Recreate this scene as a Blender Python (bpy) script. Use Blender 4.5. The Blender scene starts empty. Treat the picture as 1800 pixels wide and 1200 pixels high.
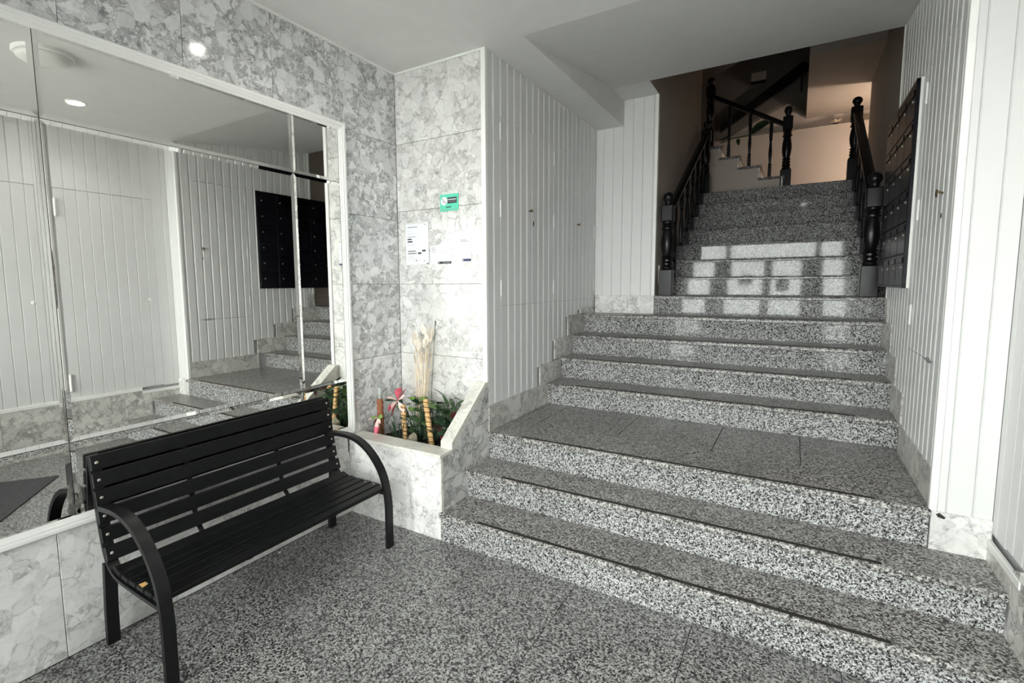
import bpy, bmesh, math, random
from mathutils import Vector, Matrix
rnd = random.Random(7)
C = bpy.context.scene.collection
SC = bpy.context.scene

# ------------------------------------------------------------------ camera
cam_d = bpy.data.cameras.new('camera'); cam = bpy.data.objects.new('camera', cam_d); C.objects.link(cam)
SC.camera = cam
cam_d.sensor_width = 36.0; cam_d.lens = 872.1/1800*36
cam_d.shift_x = (900-866.45)/1800; cam_d.shift_y = -(600-584.46)/1800
cam_d.clip_start = 0.02; cam_d.clip_end = 200
Rt = Vector((0.85420546, 0.51989168, -0.00675904)); Up = Vector((-0.04549142, 0.08768174, 0.99510926)); Fw = Vector((-0.51794167, 0.84972028, -0.09854884))
m = Matrix((( Rt.x, Up.x, -Fw.x, 0), (Rt.y, Up.y, -Fw.y, 0), (Rt.z, Up.z, -Fw.z, 1.4806), (0, 0, 0, 1)))
cam.matrix_world = m

# ------------------------------------------------------------------ world, lights, exposure
W = bpy.data.worlds.new('world'); SC.world = W; W.use_nodes = True
bg = W.node_tree.nodes['Background']; bg.inputs[0].default_value = (1.0, 0.985, 0.965, 1); bg.inputs[1].default_value = 28.0
SC.view_settings.view_transform = 'Standard'; SC.view_settings.look = 'None'
SC.view_settings.exposure = 0.0; SC.view_settings.gamma = 1.0; SC.view_settings.use_curve_mapping = False

def light(name, kind, loc, energy, color, size=0.1, rot=(0, 0, 0), **kw):
    d = bpy.data.lights.new(name, kind); d.energy = energy; d.color = color
    if kind == 'AREA': d.size = size
    else: d.shadow_soft_size = size
    for k, v in kw.items(): setattr(d, k, v)
    o = bpy.data.objects.new(name, d); C.objects.link(o); o.location = loc; o.rotation_euler = rot
    return o
# daylight sampling guide in the entrance opening (a portal emits nothing itself)
p = light('entrance_portal', 'AREA', (-0.85, -0.98, 1.22), 1, (1, 1, 1), 3.1, (math.radians(90), 0, 0), shape='RECTANGLE', size_y=2.4)
p.data.cycles.is_portal = True
# unseen warm landing lamp of the upper stairwell, in an added bay to the right
light('landing_lamp', 'POINT', (1.20, 7.75, 2.95), 52, (1.0, 0.80, 0.63), 0.08)
# the two small lit downlights of the lobby ceiling
for x_ in (0.05, -1.71): light('downlight', 'SPOT', (x_, 1.76, 2.895), 10.0, (1.0, 0.97, 0.9), 0.03, spot_size=2.6, spot_blend=0.5)

# ------------------------------------------------------------------ measured dimensions
XL, XP, XR, XC, XS, XW, XB = -2.4253, -1.6825, 0.5319, 0.7277, -1.1101, 0.655, -1.4248
PF, YB, YM, YO = 2.1841, 2.697, 4.6737, 4.335
ZC, ZK = 2.914, 3.137
YE = -1.0                       # entrance wall
RY = [None, PF, 2.4519, 2.709, 3.6012, 3.8756, 4.1343, 4.4076, YM]
ZS = [0, .1719, .3364, .5119, .6792, .8522, 1.0213, 1.1927, 1.36, 1.5294, 1.6995, 1.8718, 2.0439, 2.2175, 2.3944, 2.5713]
NU = {9: 4.934, 10: 5.226, 11: 5.517, 12: 5.810, 13: 6.103, 14: 6.394, 15: 6.688}

# ------------------------------------------------------------------ materials
def new_mat(name):
    m = bpy.data.materials.new(name); m.use_nodes = True
    nt = m.node_tree; b = nt.nodes['Principled BSDF']; return m, nt, b
def N(nt, t, **kw):
    n = nt.nodes.new(t)
    for k, v in kw.items():
        if k.startswith('i_'):
            key = k[2:]; key = int(key) if key.isdigit() else key.replace('_', ' ')
            n.inputs[key].default_value = v
        else: setattr(n, k, v)
    return n
def ramp(nt, stops, interp='LINEAR'):
    n = nt.nodes.new('ShaderNodeValToRGB'); cr = n.color_ramp; cr.interpolation = interp
    while len(cr.elements) < len(stops): cr.elements.new(0.5)
    for e, (p_, c_) in zip(cr.elements, stops):
        e.position = p_; e.color = (*c_, 1) if len(c_) == 3 else c_
    return n
def g(v, r=1.0, gr=1.0, b=1.0): return (v*r, v*gr, v*b)
def coords(nt, rand=0.0):
    tc = N(nt, 'ShaderNodeTexCoord'); out = tc.outputs['Object']
    if rand:
        oi = N(nt, 'ShaderNodeObjectInfo'); mul = N(nt, 'ShaderNodeMath', operation='MULTIPLY', i_1=rand)
        nt.links.new(oi.outputs['Random'], mul.inputs[0])
        cx = N(nt, 'ShaderNodeCombineXYZ')
        for k in range(3): nt.links.new(mul.outputs[0], cx.inputs[k])
        va = N(nt, 'ShaderNodeVectorMath', operation='ADD')
        nt.links.new(out, va.inputs[0]); nt.links.new(cx.outputs[0], va.inputs[1]); out = va.outputs[0]
    return out
def mix(nt, fac, a, b, mode='MIX'):
    n = N(nt, 'ShaderNodeMix', data_type='RGBA', blend_type=mode)
    for sock, v in ((n.inputs[0], fac), (n.inputs[6], a), (n.inputs[7], b)):
        if hasattr(v, 'is_output'): nt.links.new(v, sock)
        elif isinstance(v, tuple): sock.default_value = (*v, 1) if len(v) == 3 else v
        else: sock.default_value = v
    return n.outputs[2]

def simple(name, col, rough=0.5, metal=0.0, noise=0.06, nscale=9.0, bump=0.0, bscale=200, spec=0.5, coat=0.0):
    m, nt, b = new_mat(name); v = coords(nt)
    n = N(nt, 'ShaderNodeTexNoise', i_Scale=nscale, i_Detail=4.0); nt.links.new(v, n.inputs['Vector'])
    r = ramp(nt, [(0.3, tuple(c*(1-noise) for c in col)), (0.7, tuple(min(1, c*(1+noise)) for c in col))])
    nt.links.new(n.outputs[0], r.inputs[0]); nt.links.new(r.outputs[0], b.inputs['Base Color'])
    b.inputs['Roughness'].default_value = rough; b.inputs['Metallic'].default_value = metal
    b.inputs['Specular IOR Level'].default_value = spec; b.inputs['Coat Weight'].default_value = coat
    if bump:
        n2 = N(nt, 'ShaderNodeTexNoise', i_Scale=bscale, i_Detail=3.0); nt.links.new(v, n2.inputs['Vector'])
        bp = N(nt, 'ShaderNodeBump', i_Strength=bump, i_Distance=0.002); nt.links.new(n2.outputs[0], bp.inputs['Height'])
        nt.links.new(bp.outputs[0], b.inputs['Normal'])
    return m

def marble(name, lo, hi, vein, chips=10.0, rough=0.16, warm=(1, 1, 1), keep=0.5, rand=3.0):
    """breccia: pale chips of several sizes, the room between them filled with smaller chips and a cloudy grey paste"""
    m, nt, b = new_mat(name); v = coords(nt, rand); src = v
    for s_, amt in ((5.0, 0.07), (18.0, 0.035), (60.0, 0.016)):
        nz = N(nt, 'ShaderNodeTexNoise', i_Scale=s_, i_Detail=3.0); nt.links.new(v, nz.inputs['Vector'])
        sc = N(nt, 'ShaderNodeVectorMath', operation='SCALE'); sc.inputs['Scale'].default_value = amt
        nt.links.new(nz.outputs[1], sc.inputs[0])
        va = N(nt, 'ShaderNodeVectorMath', operation='ADD'); nt.links.new(src, va.inputs[0]); nt.links.new(sc.outputs[0], va.inputs[1]); src = va.outputs[0]
    # veins come and go
    nm = N(nt, 'ShaderNodeTexNoise', i_Scale=11.0, i_Detail=3.0); nt.links.new(v, nm.inputs['Vector'])
    rm = ramp(nt, [(0.42, (0, 0, 0)), (0.60, (1, 1, 1))]); nt.links.new(nm.outputs[0], rm.inputs[0])
    def cells(scale, stops, width, vn, thr):
        vo = N(nt, 'ShaderNodeTexVoronoi', i_Scale=scale); nt.links.new(src, vo.inputs['Vector'])
        ve = N(nt, 'ShaderNodeTexVoronoi', feature='DISTANCE_TO_EDGE', i_Scale=scale); nt.links.new(src, ve.inputs['Vector'])
        sp = N(nt, 'ShaderNodeSeparateColor'); nt.links.new(vo.outputs['Color'], sp.inputs[0])
        cr = ramp(nt, stops); nt.links.new(sp.outputs[0], cr.inputs[0])
        er = ramp(nt, [(0.0, g(vn)), (width*0.4, g(0.5+vn*0.5)), (width, (1, 1, 1))]); nt.links.new(ve.outputs[0], er.inputs[0])
        e2 = mix(nt, rm.outputs[0], (1, 1, 1), er.outputs[0])
        k = ramp(nt, [(thr-.02, (0, 0, 0)), (thr+.02, (1, 1, 1))]); nt.links.new(sp.outputs[1], k.inputs[0])
        return mix(nt, 1.0, cr.outputs[0], e2, 'MULTIPLY'), k.outputs[0]
    c1, k1 = cells(chips, [(0.0, g((lo+hi)/2)), (0.4, g(hi*.94)), (1.0, g(hi))], 0.07, vein, 1-keep)
    c2, k2 = cells(chips*2.3, [(0.0, g(lo*1.05)), (0.4, g((lo+hi)/2)), (1.0, g(hi))], 0.10, vein, 0.42)
    c3, k3 = cells(chips*5.5, [(0.0, g(lo*0.72)), (0.4, g(lo)), (0.8, g((lo+hi)/2)), (1.0, g(hi))], 0.12, vein, 0.35)
    n5 = N(nt, 'ShaderNodeTexNoise', i_Scale=16.0, i_Detail=8.0, i_Roughness=0.7); nt.links.new(v, n5.inputs['Vector'])
    r5 = ramp(nt, [(0.35, g(lo*.72)), (0.62, g((lo+hi)*.52))]); nt.links.new(n5.outputs[0], r5.inputs[0])
    al = mix(nt, k3, r5.outputs[0], c3); al = mix(nt, k2, al, c2); al = mix(nt, k1, al, c1)
    n3 = N(nt, 'ShaderNodeTexNoise', i_Scale=24.0, i_Detail=8.0, i_Roughness=0.72, i_Distortion=1.0); nt.links.new(v, n3.inputs['Vector'])
    r3 = ramp(nt, [(0.34, g(0.70)), (0.46, g(0.92)), (0.56, g(1.0))]); nt.links.new(n3.outputs[0], r3.inputs[0])
    base = mix(nt, 0.7, al, r3.outputs[0], 'MULTIPLY')
    n6 = N(nt, 'ShaderNodeTexNoise', i_Scale=2.6, i_Detail=3.0); nt.links.new(v, n6.inputs['Vector'])
    r6 = ramp(nt, [(0.35, g(0.84)), (0.62, g(1.0))]); nt.links.new(n6.outputs[0], r6.inputs[0])
    base = mix(nt, 1.0, base, r6.outputs[0], 'MULTIPLY'); base = mix(nt, 1.0, base, warm, 'MULTIPLY')
    nt.links.new(base, b.inputs['Base Color']); b.inputs['Roughness'].default_value = rough
    return m

def granite(name, rough, scale=165.0, tint=(1, 1, 1), gain=1.0, spec=0.5):
    m, nt, b = new_mat(name); v = coords(nt, 5.0)
    nz = N(nt, 'ShaderNodeTexNoise', i_Scale=120.0, i_Detail=2.0); nt.links.new(v, nz.inputs['Vector'])
    sc = N(nt, 'ShaderNodeVectorMath', operation='SCALE'); sc.inputs['Scale'].default_value = 0.010; nt.links.new(nz.outputs[1], sc.inputs[0])
    va = N(nt, 'ShaderNodeVectorMath', operation='ADD'); nt.links.new(v, va.inputs[0]); nt.links.new(sc.outputs[0], va.inputs[1])
    vo = N(nt, 'ShaderNodeTexVoronoi', i_Scale=scale); nt.links.new(va.outputs[0], vo.inputs['Vector'])
    sp = N(nt, 'ShaderNodeSeparateColor'); nt.links.new(vo.outputs['Color'], sp.inputs[0])
    k = gain
    cr = ramp(nt, [(0.0, g(0.02*k)), (0.20, g(0.04*k)), (0.32, g(0.13*k)), (0.50, g(0.25*k)), (0.66, g(0.44*k)), (1.0, g(0.68*k))])
    nt.links.new(sp.outputs[0], cr.inputs[0])
    n2 = N(nt, 'ShaderNodeTexNoise', i_Scale=2.2, i_Detail=3.0); nt.links.new(v, n2.inputs['Vector'])
    r2 = ramp(nt, [(0.3, g(0.82)), (0.7, g(1.0))]); nt.links.new(n2.outputs[0], r2.inputs[0])
    base = mix(nt, 1.0, cr.outputs[0], r2.outputs[0], 'MULTIPLY'); base = mix(nt, 1.0, base, tint, 'MULTIPLY')
    nt.links.new(base, b.inputs['Base Color']); b.inputs['Roughness'].default_value = rough; b.inputs['Specular IOR Level'].default_value = spec
    return m

M = {}
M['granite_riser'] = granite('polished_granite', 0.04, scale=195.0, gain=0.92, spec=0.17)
M['granite_upper_shaded'] = granite('shaded_upper_granite', 0.05, gain=0.72, spec=0.22)  # same granite darkened, the dimness of the upper flight put into its colour
M['granite_tread'] = granite('worn_granite', 0.30, tint=(1.0, 0.97, 0.93), gain=0.80, spec=.35)
M['granite_floor'] = granite('floor_granite', 0.34, tint=(1, .99, .97), gain=0.74, spec=.32)
M['marble_grey'] = marble('grey_breccia_marble', 0.44, 0.84, 0.50, chips=16, keep=.30, rough=0.10)
M['marble_light'] = marble('pale_breccia_marble', 0.60, 0.82, 0.52, chips=12, keep=.48, warm=(1, .993, .97))
M['marble_white'] = marble('white_breccia_marble', 0.68, 0.88, 0.62, chips=12, keep=.55, warm=(1, .99, .965))
M['marble_skirt'] = marble('skirting_marble', 0.46, 0.70, 0.42, chips=15, keep=.5, warm=(1, .98, .93), rough=0.25)
M['marble_side'] = marble('veined_marble', 0.40, 0.70, 0.34, chips=13, keep=.45, warm=(1, .99, .97), rough=0.2)
M['marble_cream'] = marble('cream_marble', 0.70, 0.80, 0.80, chips=5, keep=.9, warm=(1, .975, .89), rough=0.22)
M['panel'] = simple('painted_panelling', (0.68, 0.68, 0.675), 0.32, noise=0.015)
M['panel_back'] = simple('painted_backing', (0.40, 0.40, 0.40), 0.6, noise=0.02)
M['trim'] = simple('white_painted_trim', (0.82, 0.82, 0.80), 0.35, noise=0.01)
M['ceiling'] = simple('ceiling_plaster', (0.73, 0.725, 0.71), 0.85, noise=0.02, bump=0.25, bscale=160)
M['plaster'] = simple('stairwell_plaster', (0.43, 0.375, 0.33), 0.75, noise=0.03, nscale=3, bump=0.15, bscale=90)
M['plaster_dark'] = simple('shadowed_soffit_paint', (0.11, 0.10, 0.09), 0.8, noise=0.05)  # shade under the flight put into this dark tone
M['black_wood'] = simple('black_lacquered_wood', (0.006, 0.006, 0.007), 0.28, noise=0.25, nscale=30, spec=0.28)
M['black_metal'] = simple('black_painted_steel', (0.008, 0.008, 0.009), 0.36, noise=0.2, nscale=40, spec=0.32)
M['black_slat'] = simple('black_painted_slats', (0.006, 0.0065, 0.007), 0.40, noise=0.3, nscale=25, bump=0.12, bscale=60, spec=0.22)
M['strip'] = simple('dark_rubber_strip', (0.022, 0.018, 0.015), 0.8, noise=0.3, nscale=60)
M['screw'] = simple('bare_steel', (0.62, 0.60, 0.55), 0.35, metal=0.9)
M['brass'] = simple('dark_brass', (0.16, 0.12, 0.07), 0.35, metal=0.8)
M['gap'] = simple('dark_gap', (0.05, 0.05, 0.05), 0.9)
M['box_black'] = simple('black_mailbox_metal', (0.005, 0.005, 0.008), 0.27, noise=0.2, nscale=14, spec=0.16)
M['wood_chip'] = simple('bare_wood', (0.62, 0.36, 0.12), 0.7, noise=0.15, nscale=80)
M['soil'] = simple('dark_potting_soil', (0.022, 0.018, 0.014), 0.95, noise=0.5, nscale=70, bump=1.0, bscale=60)
M['mat'] = simple('charcoal_carpet', (0.045, 0.045, 0.048), 0.95, noise=0.3, nscale=50, bump=0.6, bscale=400)
M['lamp_glass'] = simple('opal_glass', (0.82, 0.82, 0.78), 0.3)
M['pavement'] = simple('pavement_concrete', (0.42, 0.41, 0.40), 0.9, noise=0.1)
M['frame_dark'] = simple('dark_door_frame', (0.05, 0.05, 0.05), 0.4)
mm, nt, b = new_mat('mirror_silver'); b.inputs['Base Color'].default_value = (0.80, 0.815, 0.79, 1); b.inputs['Metallic'].default_value = 1; b.inputs['Roughness'].default_value = 0.012
_v = coords(nt); _n = N(nt, 'ShaderNodeTexNoise', i_Scale=2.0, i_Detail=2.0); nt.links.new(_v, _n.inputs['Vector'])
_r = ramp(nt, [(0.3, (0.91, 0.91, 0.885)), (0.7, (0.93, 0.93, 0.905))]); nt.links.new(_n.outputs[0], _r.inputs[0]); nt.links.new(_r.outputs[0], b.inputs['Base Color'])
M['mirror'] = mm
mm, nt, b = new_mat('door_glass')
for n_ in list(nt.nodes):
    if n_.type == 'BSDF_PRINCIPLED': nt.nodes.remove(n_)
tr = N(nt, 'ShaderNodeBsdfTransparent'); tr.inputs[0].default_value = (0.93, 0.96, 0.95, 1); gl = N(nt, 'ShaderNodeBsdfGlossy'); gl.inputs['Roughness'].default_value = 0.02
fr = N(nt, 'ShaderNodeFresnel', i_IOR=1.45); ms = N(nt, 'ShaderNodeMixShader')
nt.links.new(fr.outputs[0], ms.inputs[0]); nt.links.new(tr.outputs[0], ms.inputs[1]); nt.links.new(gl.outputs[0], ms.inputs[2]); nt.links.new(ms.outputs[0], nt.nodes['Material Output'].inputs[0])
M['glass'] = mm
mm, nt, b = new_mat('lit_bulb'); b.inputs['Emission Color'].default_value = (1, 0.97, 0.9, 1); b.inputs['Emission Strength'].default_value = 60
_v = coords(nt); _n = N(nt, 'ShaderNodeTexNoise', i_Scale=3.0); nt.links.new(_v, _n.inputs['Vector']); _r = ramp(nt, [(0, (0.9, 0.9, 0.86)), (1, (1, 1, 0.95))]); nt.links.new(_n.outputs[0], _r.inputs[0]); nt.links.new(_r.outputs[0], b.inputs['Base Color'])
M['bulb'] = mm
def gradient_mat(name, stops, axis, lo, hi, rough=0.5):
    m, nt, b = new_mat(name); v = coords(nt); s = N(nt, 'ShaderNodeSeparateXYZ'); nt.links.new(v, s.inputs[0])
    mr = N(nt, 'ShaderNodeMapRange'); mr.inputs[1].default_value = lo; mr.inputs[2].default_value = hi
    nt.links.new(s.outputs[axis], mr.inputs[0]); r = ramp(nt, stops); nt.links.new(mr.outputs[0], r.inputs[0])
    n = N(nt, 'ShaderNodeTexNoise', i_Scale=120.0); nt.links.new(v, n.inputs['Vector'])
    r2 = ramp(nt, [(0.3, g(0.85)), (0.7, g(1.0))]); nt.links.new(n.outputs[0], r2.inputs[0])
    nt.links.new(mix(nt, 1.0, r.outputs[0], r2.outputs[0], 'MULTIPLY'), b.inputs['Base Color']); b.inputs['Roughness'].default_value = rough
    return m
M['leaf'] = simple('green_leaf', (0.045, 0.088, 0.03), 0.38, noise=0.4, nscale=25)
M['leaf_mid'] = simple('mid_green_leaf', (0.09, 0.155, 0.05), 0.38, noise=0.3, nscale=25)
M['leaf_dark'] = simple('dark_green_leaf', (0.020, 0.052, 0.024), 0.4, noise=0.4, nscale=25)
M['leaf_light'] = simple('light_green_leaf', (0.20, 0.36, 0.07), 0.4, noise=0.2, nscale=25)
M['leaf_red'] = simple('dark_red_leaf', (0.10, 0.018, 0.022), 0.4, noise=0.4, nscale=25)
M['petal'] = gradient_mat('pink_petal', [(0, (0.80, 0.10, 0.16)), (0.55, (0.85, 0.22, 0.28)), (1, (0.92, 0.72, 0.68))], 0, -0.5, 0.5)
M['petal_pink'] = simple('pink_petal_plain', (0.80, 0.14, 0.20), 0.5, noise=0.35, nscale=28)
M['petal_pale'] = simple('pale_pink_petal', (0.88, 0.60, 0.56), 0.5, noise=0.12, nscale=25)
M['straw'] = simple('dry_straw', (0.82, 0.68, 0.52), 0.8, noise=0.15, nscale=40)
M['pod'] = simple('papery_pod', (0.86, 0.79, 0.71), 0.7, noise=0.08, nscale=40)
M['coir'] = simple('brown_coir', (0.26, 0.105, 0.05), 0.95, noise=0.4, nscale=90, bump=1.0, bscale=150)
M['wicker'] = simple('golden_twisted_fibre', (0.62, 0.40, 0.18), 0.8, noise=0.25, nscale=60)
M['wicker_dark'] = simple('brown_binding', (0.16, 0.075, 0.03), 0.85, noise=0.25, nscale=60)
M['pipe'] = simple('grey_plastic_pipe', (0.42, 0.46, 0.44), 0.4)
M['tarnish'] = simple('tarnished_silvering', (0.16, 0.155, 0.14), 0.35, noise=0.4, nscale=60)
M['stone'] = simple('mossy_stone', (0.26, 0.24, 0.17), 0.85, noise=0.45, nscale=35, bump=0.8, bscale=60)
M['paper'] = simple('white_paper', (0.78, 0.79, 0.84), 0.6, noise=0.01)
M['paper_frame'] = simple('clear_plastic_edge', (0.66, 0.66, 0.66), 0.35)
M['ink'] = simple('black_ink', (0.03, 0.03, 0.035), 0.6)
M['ink_grey'] = simple('grey_ink', (0.30, 0.30, 0.32), 0.6)
M['ink_pale'] = simple('pale_ink', (0.60, 0.60, 0.63), 0.6)
M['ink_navy'] = simple('navy_ink', (0.035, 0.035, 0.09), 0.6)
M['sign_green'] = simple('mint_green_print', (0.10, 0.60, 0.42), 0.45, noise=0.02)
M['yellowed'] = simple('yellowed_plastic', (0.60, 0.58, 0.48), 0.5)

# ------------------------------------------------------------------ mesh helpers
def link(name, bm, mat, parent=None, smooth=False, mats=None):
    bmesh.ops.recalc_face_normals(bm, faces=bm.faces[:])
    me = bpy.data.meshes.new(name); bm.to_mesh(me); bm.free()
    for mt in (mats or [mat]): me.materials.append(mt)
    if smooth:
        for f in me.polygons: f.use_smooth = True
        if smooth == 'auto':
            try: me.set_sharp_from_angle(angle=math.radians(35))
            except Exception: pass
    o = bpy.data.objects.new(name, me); C.objects.link(o)
    if parent is not None: adopt(o, parent)
    return o
def adopt(o, parent):
    o.parent = parent; o.matrix_parent_inverse = parent.matrix_basis.inverted() if parent.parent is None else (parent.parent.matrix_basis @ parent.matrix_parent_inverse @ parent.matrix_basis).inverted()
def thing(name, label, cat, loc=(0, 0, 0), group=None):
    o = bpy.data.objects.new(name, None); C.objects.link(o); o.location = loc; o.empty_display_size = 0.05
    o['label'] = label; o['category'] = cat
    if group: o['group'] = group
    bpy.context.view_layer.update
    return o
def structure(name, loc=(0, 0, 0)):
    o = bpy.data.objects.new(name, None); C.objects.link(o); o.location = loc; o['kind'] = 'structure'; return o
def sbox(bm, x0, x1, y0, y1, z0, z1, mi=0):
    vs = [bm.verts.new(p) for p in ((x0, y0, z0), (x1, y0, z0), (x1, y1, z0), (x0, y1, z0), (x0, y0, z1), (x1, y0, z1), (x1, y1, z1), (x0, y1, z1))]
    fs = []
    for f in ((0, 3, 2, 1), (4, 5, 6, 7), (0, 1, 5, 4), (1, 2, 6, 5), (2, 3, 7, 6), (3, 0, 4, 7)):
        fc = bm.faces.new([vs[i] for i in f]); fc.material_index = mi; fs.append(fc)
    return vs
def box(name, b6, mat, parent=None, bevel=0.0, seg=1):
    bm = bmesh.new(); sbox(bm, *b6)
    if bevel: bmesh.ops.bevel(bm, geom=bm.edges[:], offset=bevel, segments=seg, affect='EDGES', profile=0.5)
    return link(name, bm, mat, parent)
def prism(bm, pts, axis, a0, a1, mi=0):
    """polygon pts (2D) extruded along axis 'x' (pts=y,z), 'y' (pts=x,z), 'z' (pts=x,y)"""
    def v(p_, a): return {'x': (a, p_[0], p_[1]), 'y': (p_[0], a, p_[1]), 'z': (p_[0], p_[1], a)}[axis]
    A = [bm.verts.new(v(p_, a0)) for p_ in pts]; B = [bm.verts.new(v(p_, a1)) for p_ in pts]
    n = len(pts)
    for f in [A[::-1], B]: bm.faces.new(f).material_index = mi
    for i in range(n): bm.faces.new((A[i], A[(i+1) % n], B[(i+1) % n], B[i])).material_index = mi
def lathe(bm, prof, n=16, ctr=(0, 0), cap=True):
    rings = []
    for r, z in prof: rings.append([bm.verts.new((ctr[0]+r*math.cos(2*math.pi*i/n), ctr[1]+r*math.sin(2*math.pi*i/n), z)) for i in range(n)])
    for a, b_ in zip(rings, rings[1:]):
        for i in range(n): bm.faces.new((a[i], a[(i+1) % n], b_[(i+1) % n], b_[i]))
    if cap: bm.faces.new(rings[0][::-1]); bm.faces.new(rings[-1])
def tube(bm, pts, r, n=8, flat=None):
    """tube through pts; r number or list; flat=(w,h) gives a rectangular bar"""
    pts = [Vector(p_) for p_ in pts]; rings = []; up = None
    for i, p_ in enumerate(pts):
        t = (pts[min(i+1, len(pts)-1)]-pts[max(i-1, 0)]).normalized()
        if up is None: up = Vector((0, 1, 0)) if abs(t.y) < 0.9 else Vector((1, 0, 0))
        s = t.cross(up).normalized(); u = s.cross(t).normalized(); up = u
        rr = r[i] if isinstance(r, (list, tuple)) else r
        if flat: ring = [p_+u*(a*flat[0]/2)+s*(b_*flat[1]/2) for a, b_ in ((-1, -1), (1, -1), (1, 1), (-1, 1))]
        else: ring = [p_+(s*math.cos(2*math.pi*k/n)+u*math.sin(2*math.pi*k/n))*rr for k in range(n)]
        rings.append([bm.verts.new(q) for q in ring])
    n = len(rings[0])
    for a, b_ in zip(rings, rings[1:]):
        for k in range(n): bm.faces.new((a[k], a[(k+1) % n], b_[(k+1) % n], b_[k]))
    bm.faces.new(rings[0][::-1]); bm.faces.new(rings[-1])
def smoothpath(pts, k=6):
    P_ = [Vector(p_) for p_ in pts]; out = []
    for i in range(len(P_)-1):
        p0, p1, p2, p3 = P_[max(i-1, 0)], P_[i], P_[i+1], P_[min(i+2, len(P_)-1)]
        for j in range(k):
            t = j/k; out.append(0.5*((2*p1)+(p2-p0)*t+(2*p0-5*p1+4*p2-p3)*t*t+(3*p1-p0-3*p2+p3)*t**3))
    out.append(P_[-1]); return out

# ------------------------------------------------------------------ FLOOR
floor = structure('floor')
box('floor_bed', (XL-0.1, XC+0.1, YE-0.1, 2.24, -0.12, -0.012), M['gap'], floor)
gx = [-2.4253, -1.913, -1.38, -0.86, -0.32, 0.212, XC]
offs = [0.88, 1.215, 1.553, 0.95, 1.29, 1.62]
for i in range(6):
    ys = sorted([offs[i]+0.533*k for k in range(-5, 3)]); ys = [YE-0.05]+[y for y in ys if YE+0.1 < y < PF-0.06]+[PF+0.02]
    for a, b_ in zip(ys, ys[1:]):
        box('tile', (gx[i]+.0014, gx[i+1]-.0014, a+.0014, b_-.0014, -0.012, 0.0), M['granite_floor'], floor, 0.0014)

# ------------------------------------------------------------------ WALL LEFT (marble slabs)
wl = structure('wall_left')
box('masonry', (XL-0.25, XL-0.022, YE-0.2, YB+0.25, -0.1, 3.3), M['panel_back'], wl)
def slab(y0, y1, z0, z1, mat, parent=wl): box('marble_slab', (XL-0.02, XL, y0+.001, y1-.001, z0+.001, z1-.001), mat, parent, 0.0015)
for a, b_ in ((YE, -.38), (-.38, .08), (.08, .38), (.38, .84), (.84, 1.292), (1.292, 1.747), (1.747, 2.2)): slab(a, b_, 2.44, ZC, M['marble_grey'])
slab(2.2, YB, 2.44, ZC, M['marble_grey'])
for a, b_ in ((YE, -.84), (-.84, -.07), (-.07, .692), (.692, 1.458), (1.458, PF)): slab(a, b_, 0, .53, M['marble_white'])
slab(YE, -.2, .53, 2.44, M['marble_light'])
for z0, z1 in ((.40, .99), (.99, 1.48), (1.48, 1.925), (1.925, 2.44)): slab(2.17, YB, z0, z1, M['marble_grey'])

# ------------------------------------------------------------------ WALL BACK (marble beside the stairs)
wb = structure('wall_back')
box('masonry', (XL-0.25, XP-0.02, YB+0.022, YB+0.25, -0.1, 3.3), M['panel_back'], wb)
for z0, z1, mt in ((.40, .99, 'marble_light'), (.99, 1.48, 'marble_light'), (1.48, 1.985, 'marble_light'), (1.985, 2.44, 'marble_light'), (2.44, ZC, 'marble_light')):
    box('marble_slab', (XL+.001, XP-.001, YB, YB+.02, z0+.001, z1-.001), M[mt], wb, 0.0015)

# thin white coving along the marble walls
t = box('trim_1', (XL, XL+.010, YE, YB, ZC-.012, ZC), M['trim']); t['kind'] = 'structure'
t = box('trim_2', (XL, XP, YB-.010, YB, ZC-.012, ZC), M['trim']); t['kind'] = 'structure'
t = box('trim_3', (XP-.032, XP+.001, YB-.012, YB+.015, .845, ZC), M['trim'], bevel=0.002); t['kind'] = 'structure'

# ------------------------------------------------------------------ tongue-and-groove panelling
CH, TH = 0.0095, 0.014
def boards(parent, axis, plane, out, a0, a1, z0, z1, seams, ztop=None, zbot=None):
    """vertical boards on plane axis=plane, facing 'out' (+1/-1), between a0..a1 along the other axis"""
    ed = [a0]+[s for s in seams if a0+.012 < s < a1-.012]+[a1]
    for a, b_ in zip(ed, ed[1:]):
        ch = CH if axis == 'x' and plane < .6 else .004
        c0 = ch if a in seams else 0.0015; c1 = ch if b_ in seams else 0.0015
        g0 = .0003
        pr = [(a+g0, -TH), (a+g0, -c0*1.2), (a+g0+c0, 0), (b_-g0-c1, 0), (b_-g0, -c1*1.2), (b_-g0, -TH)]
        zt = min(z1, ztop((a+b_)/2)) if ztop else z1; zb = max(z0, zbot((a+b_)/2)) if zbot else z0
        if zt <= zb: continue
        bm = bmesh.new()
        if axis == 'x': prism(bm, [(plane+out*d, s) for s, d in pr], 'z', zb, zt)
        else: prism(bm, [(s, plane+out*d) for s, d in pr], 'z', zb, zt)
        link('board', bm, M['panel'], parent)
def knob(parent, p_, n_, r=0.012):
    bm = bmesh.new(); lathe(bm, [(r*.5, 0), (r*.5, .012), (r, .016), (r*1.05, .024), (r*.7, .030), (r*.2, .032)], 12)
    q = Vector((0, 0, 1)).rotation_difference(Vector(n_)); bmesh.ops.transform(bm, matrix=Matrix.Translation(p_) @ q.to_matrix().to_4x4(), verts=bm.verts)
    return link('knob', bm, M['brass'], parent, True)
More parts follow.
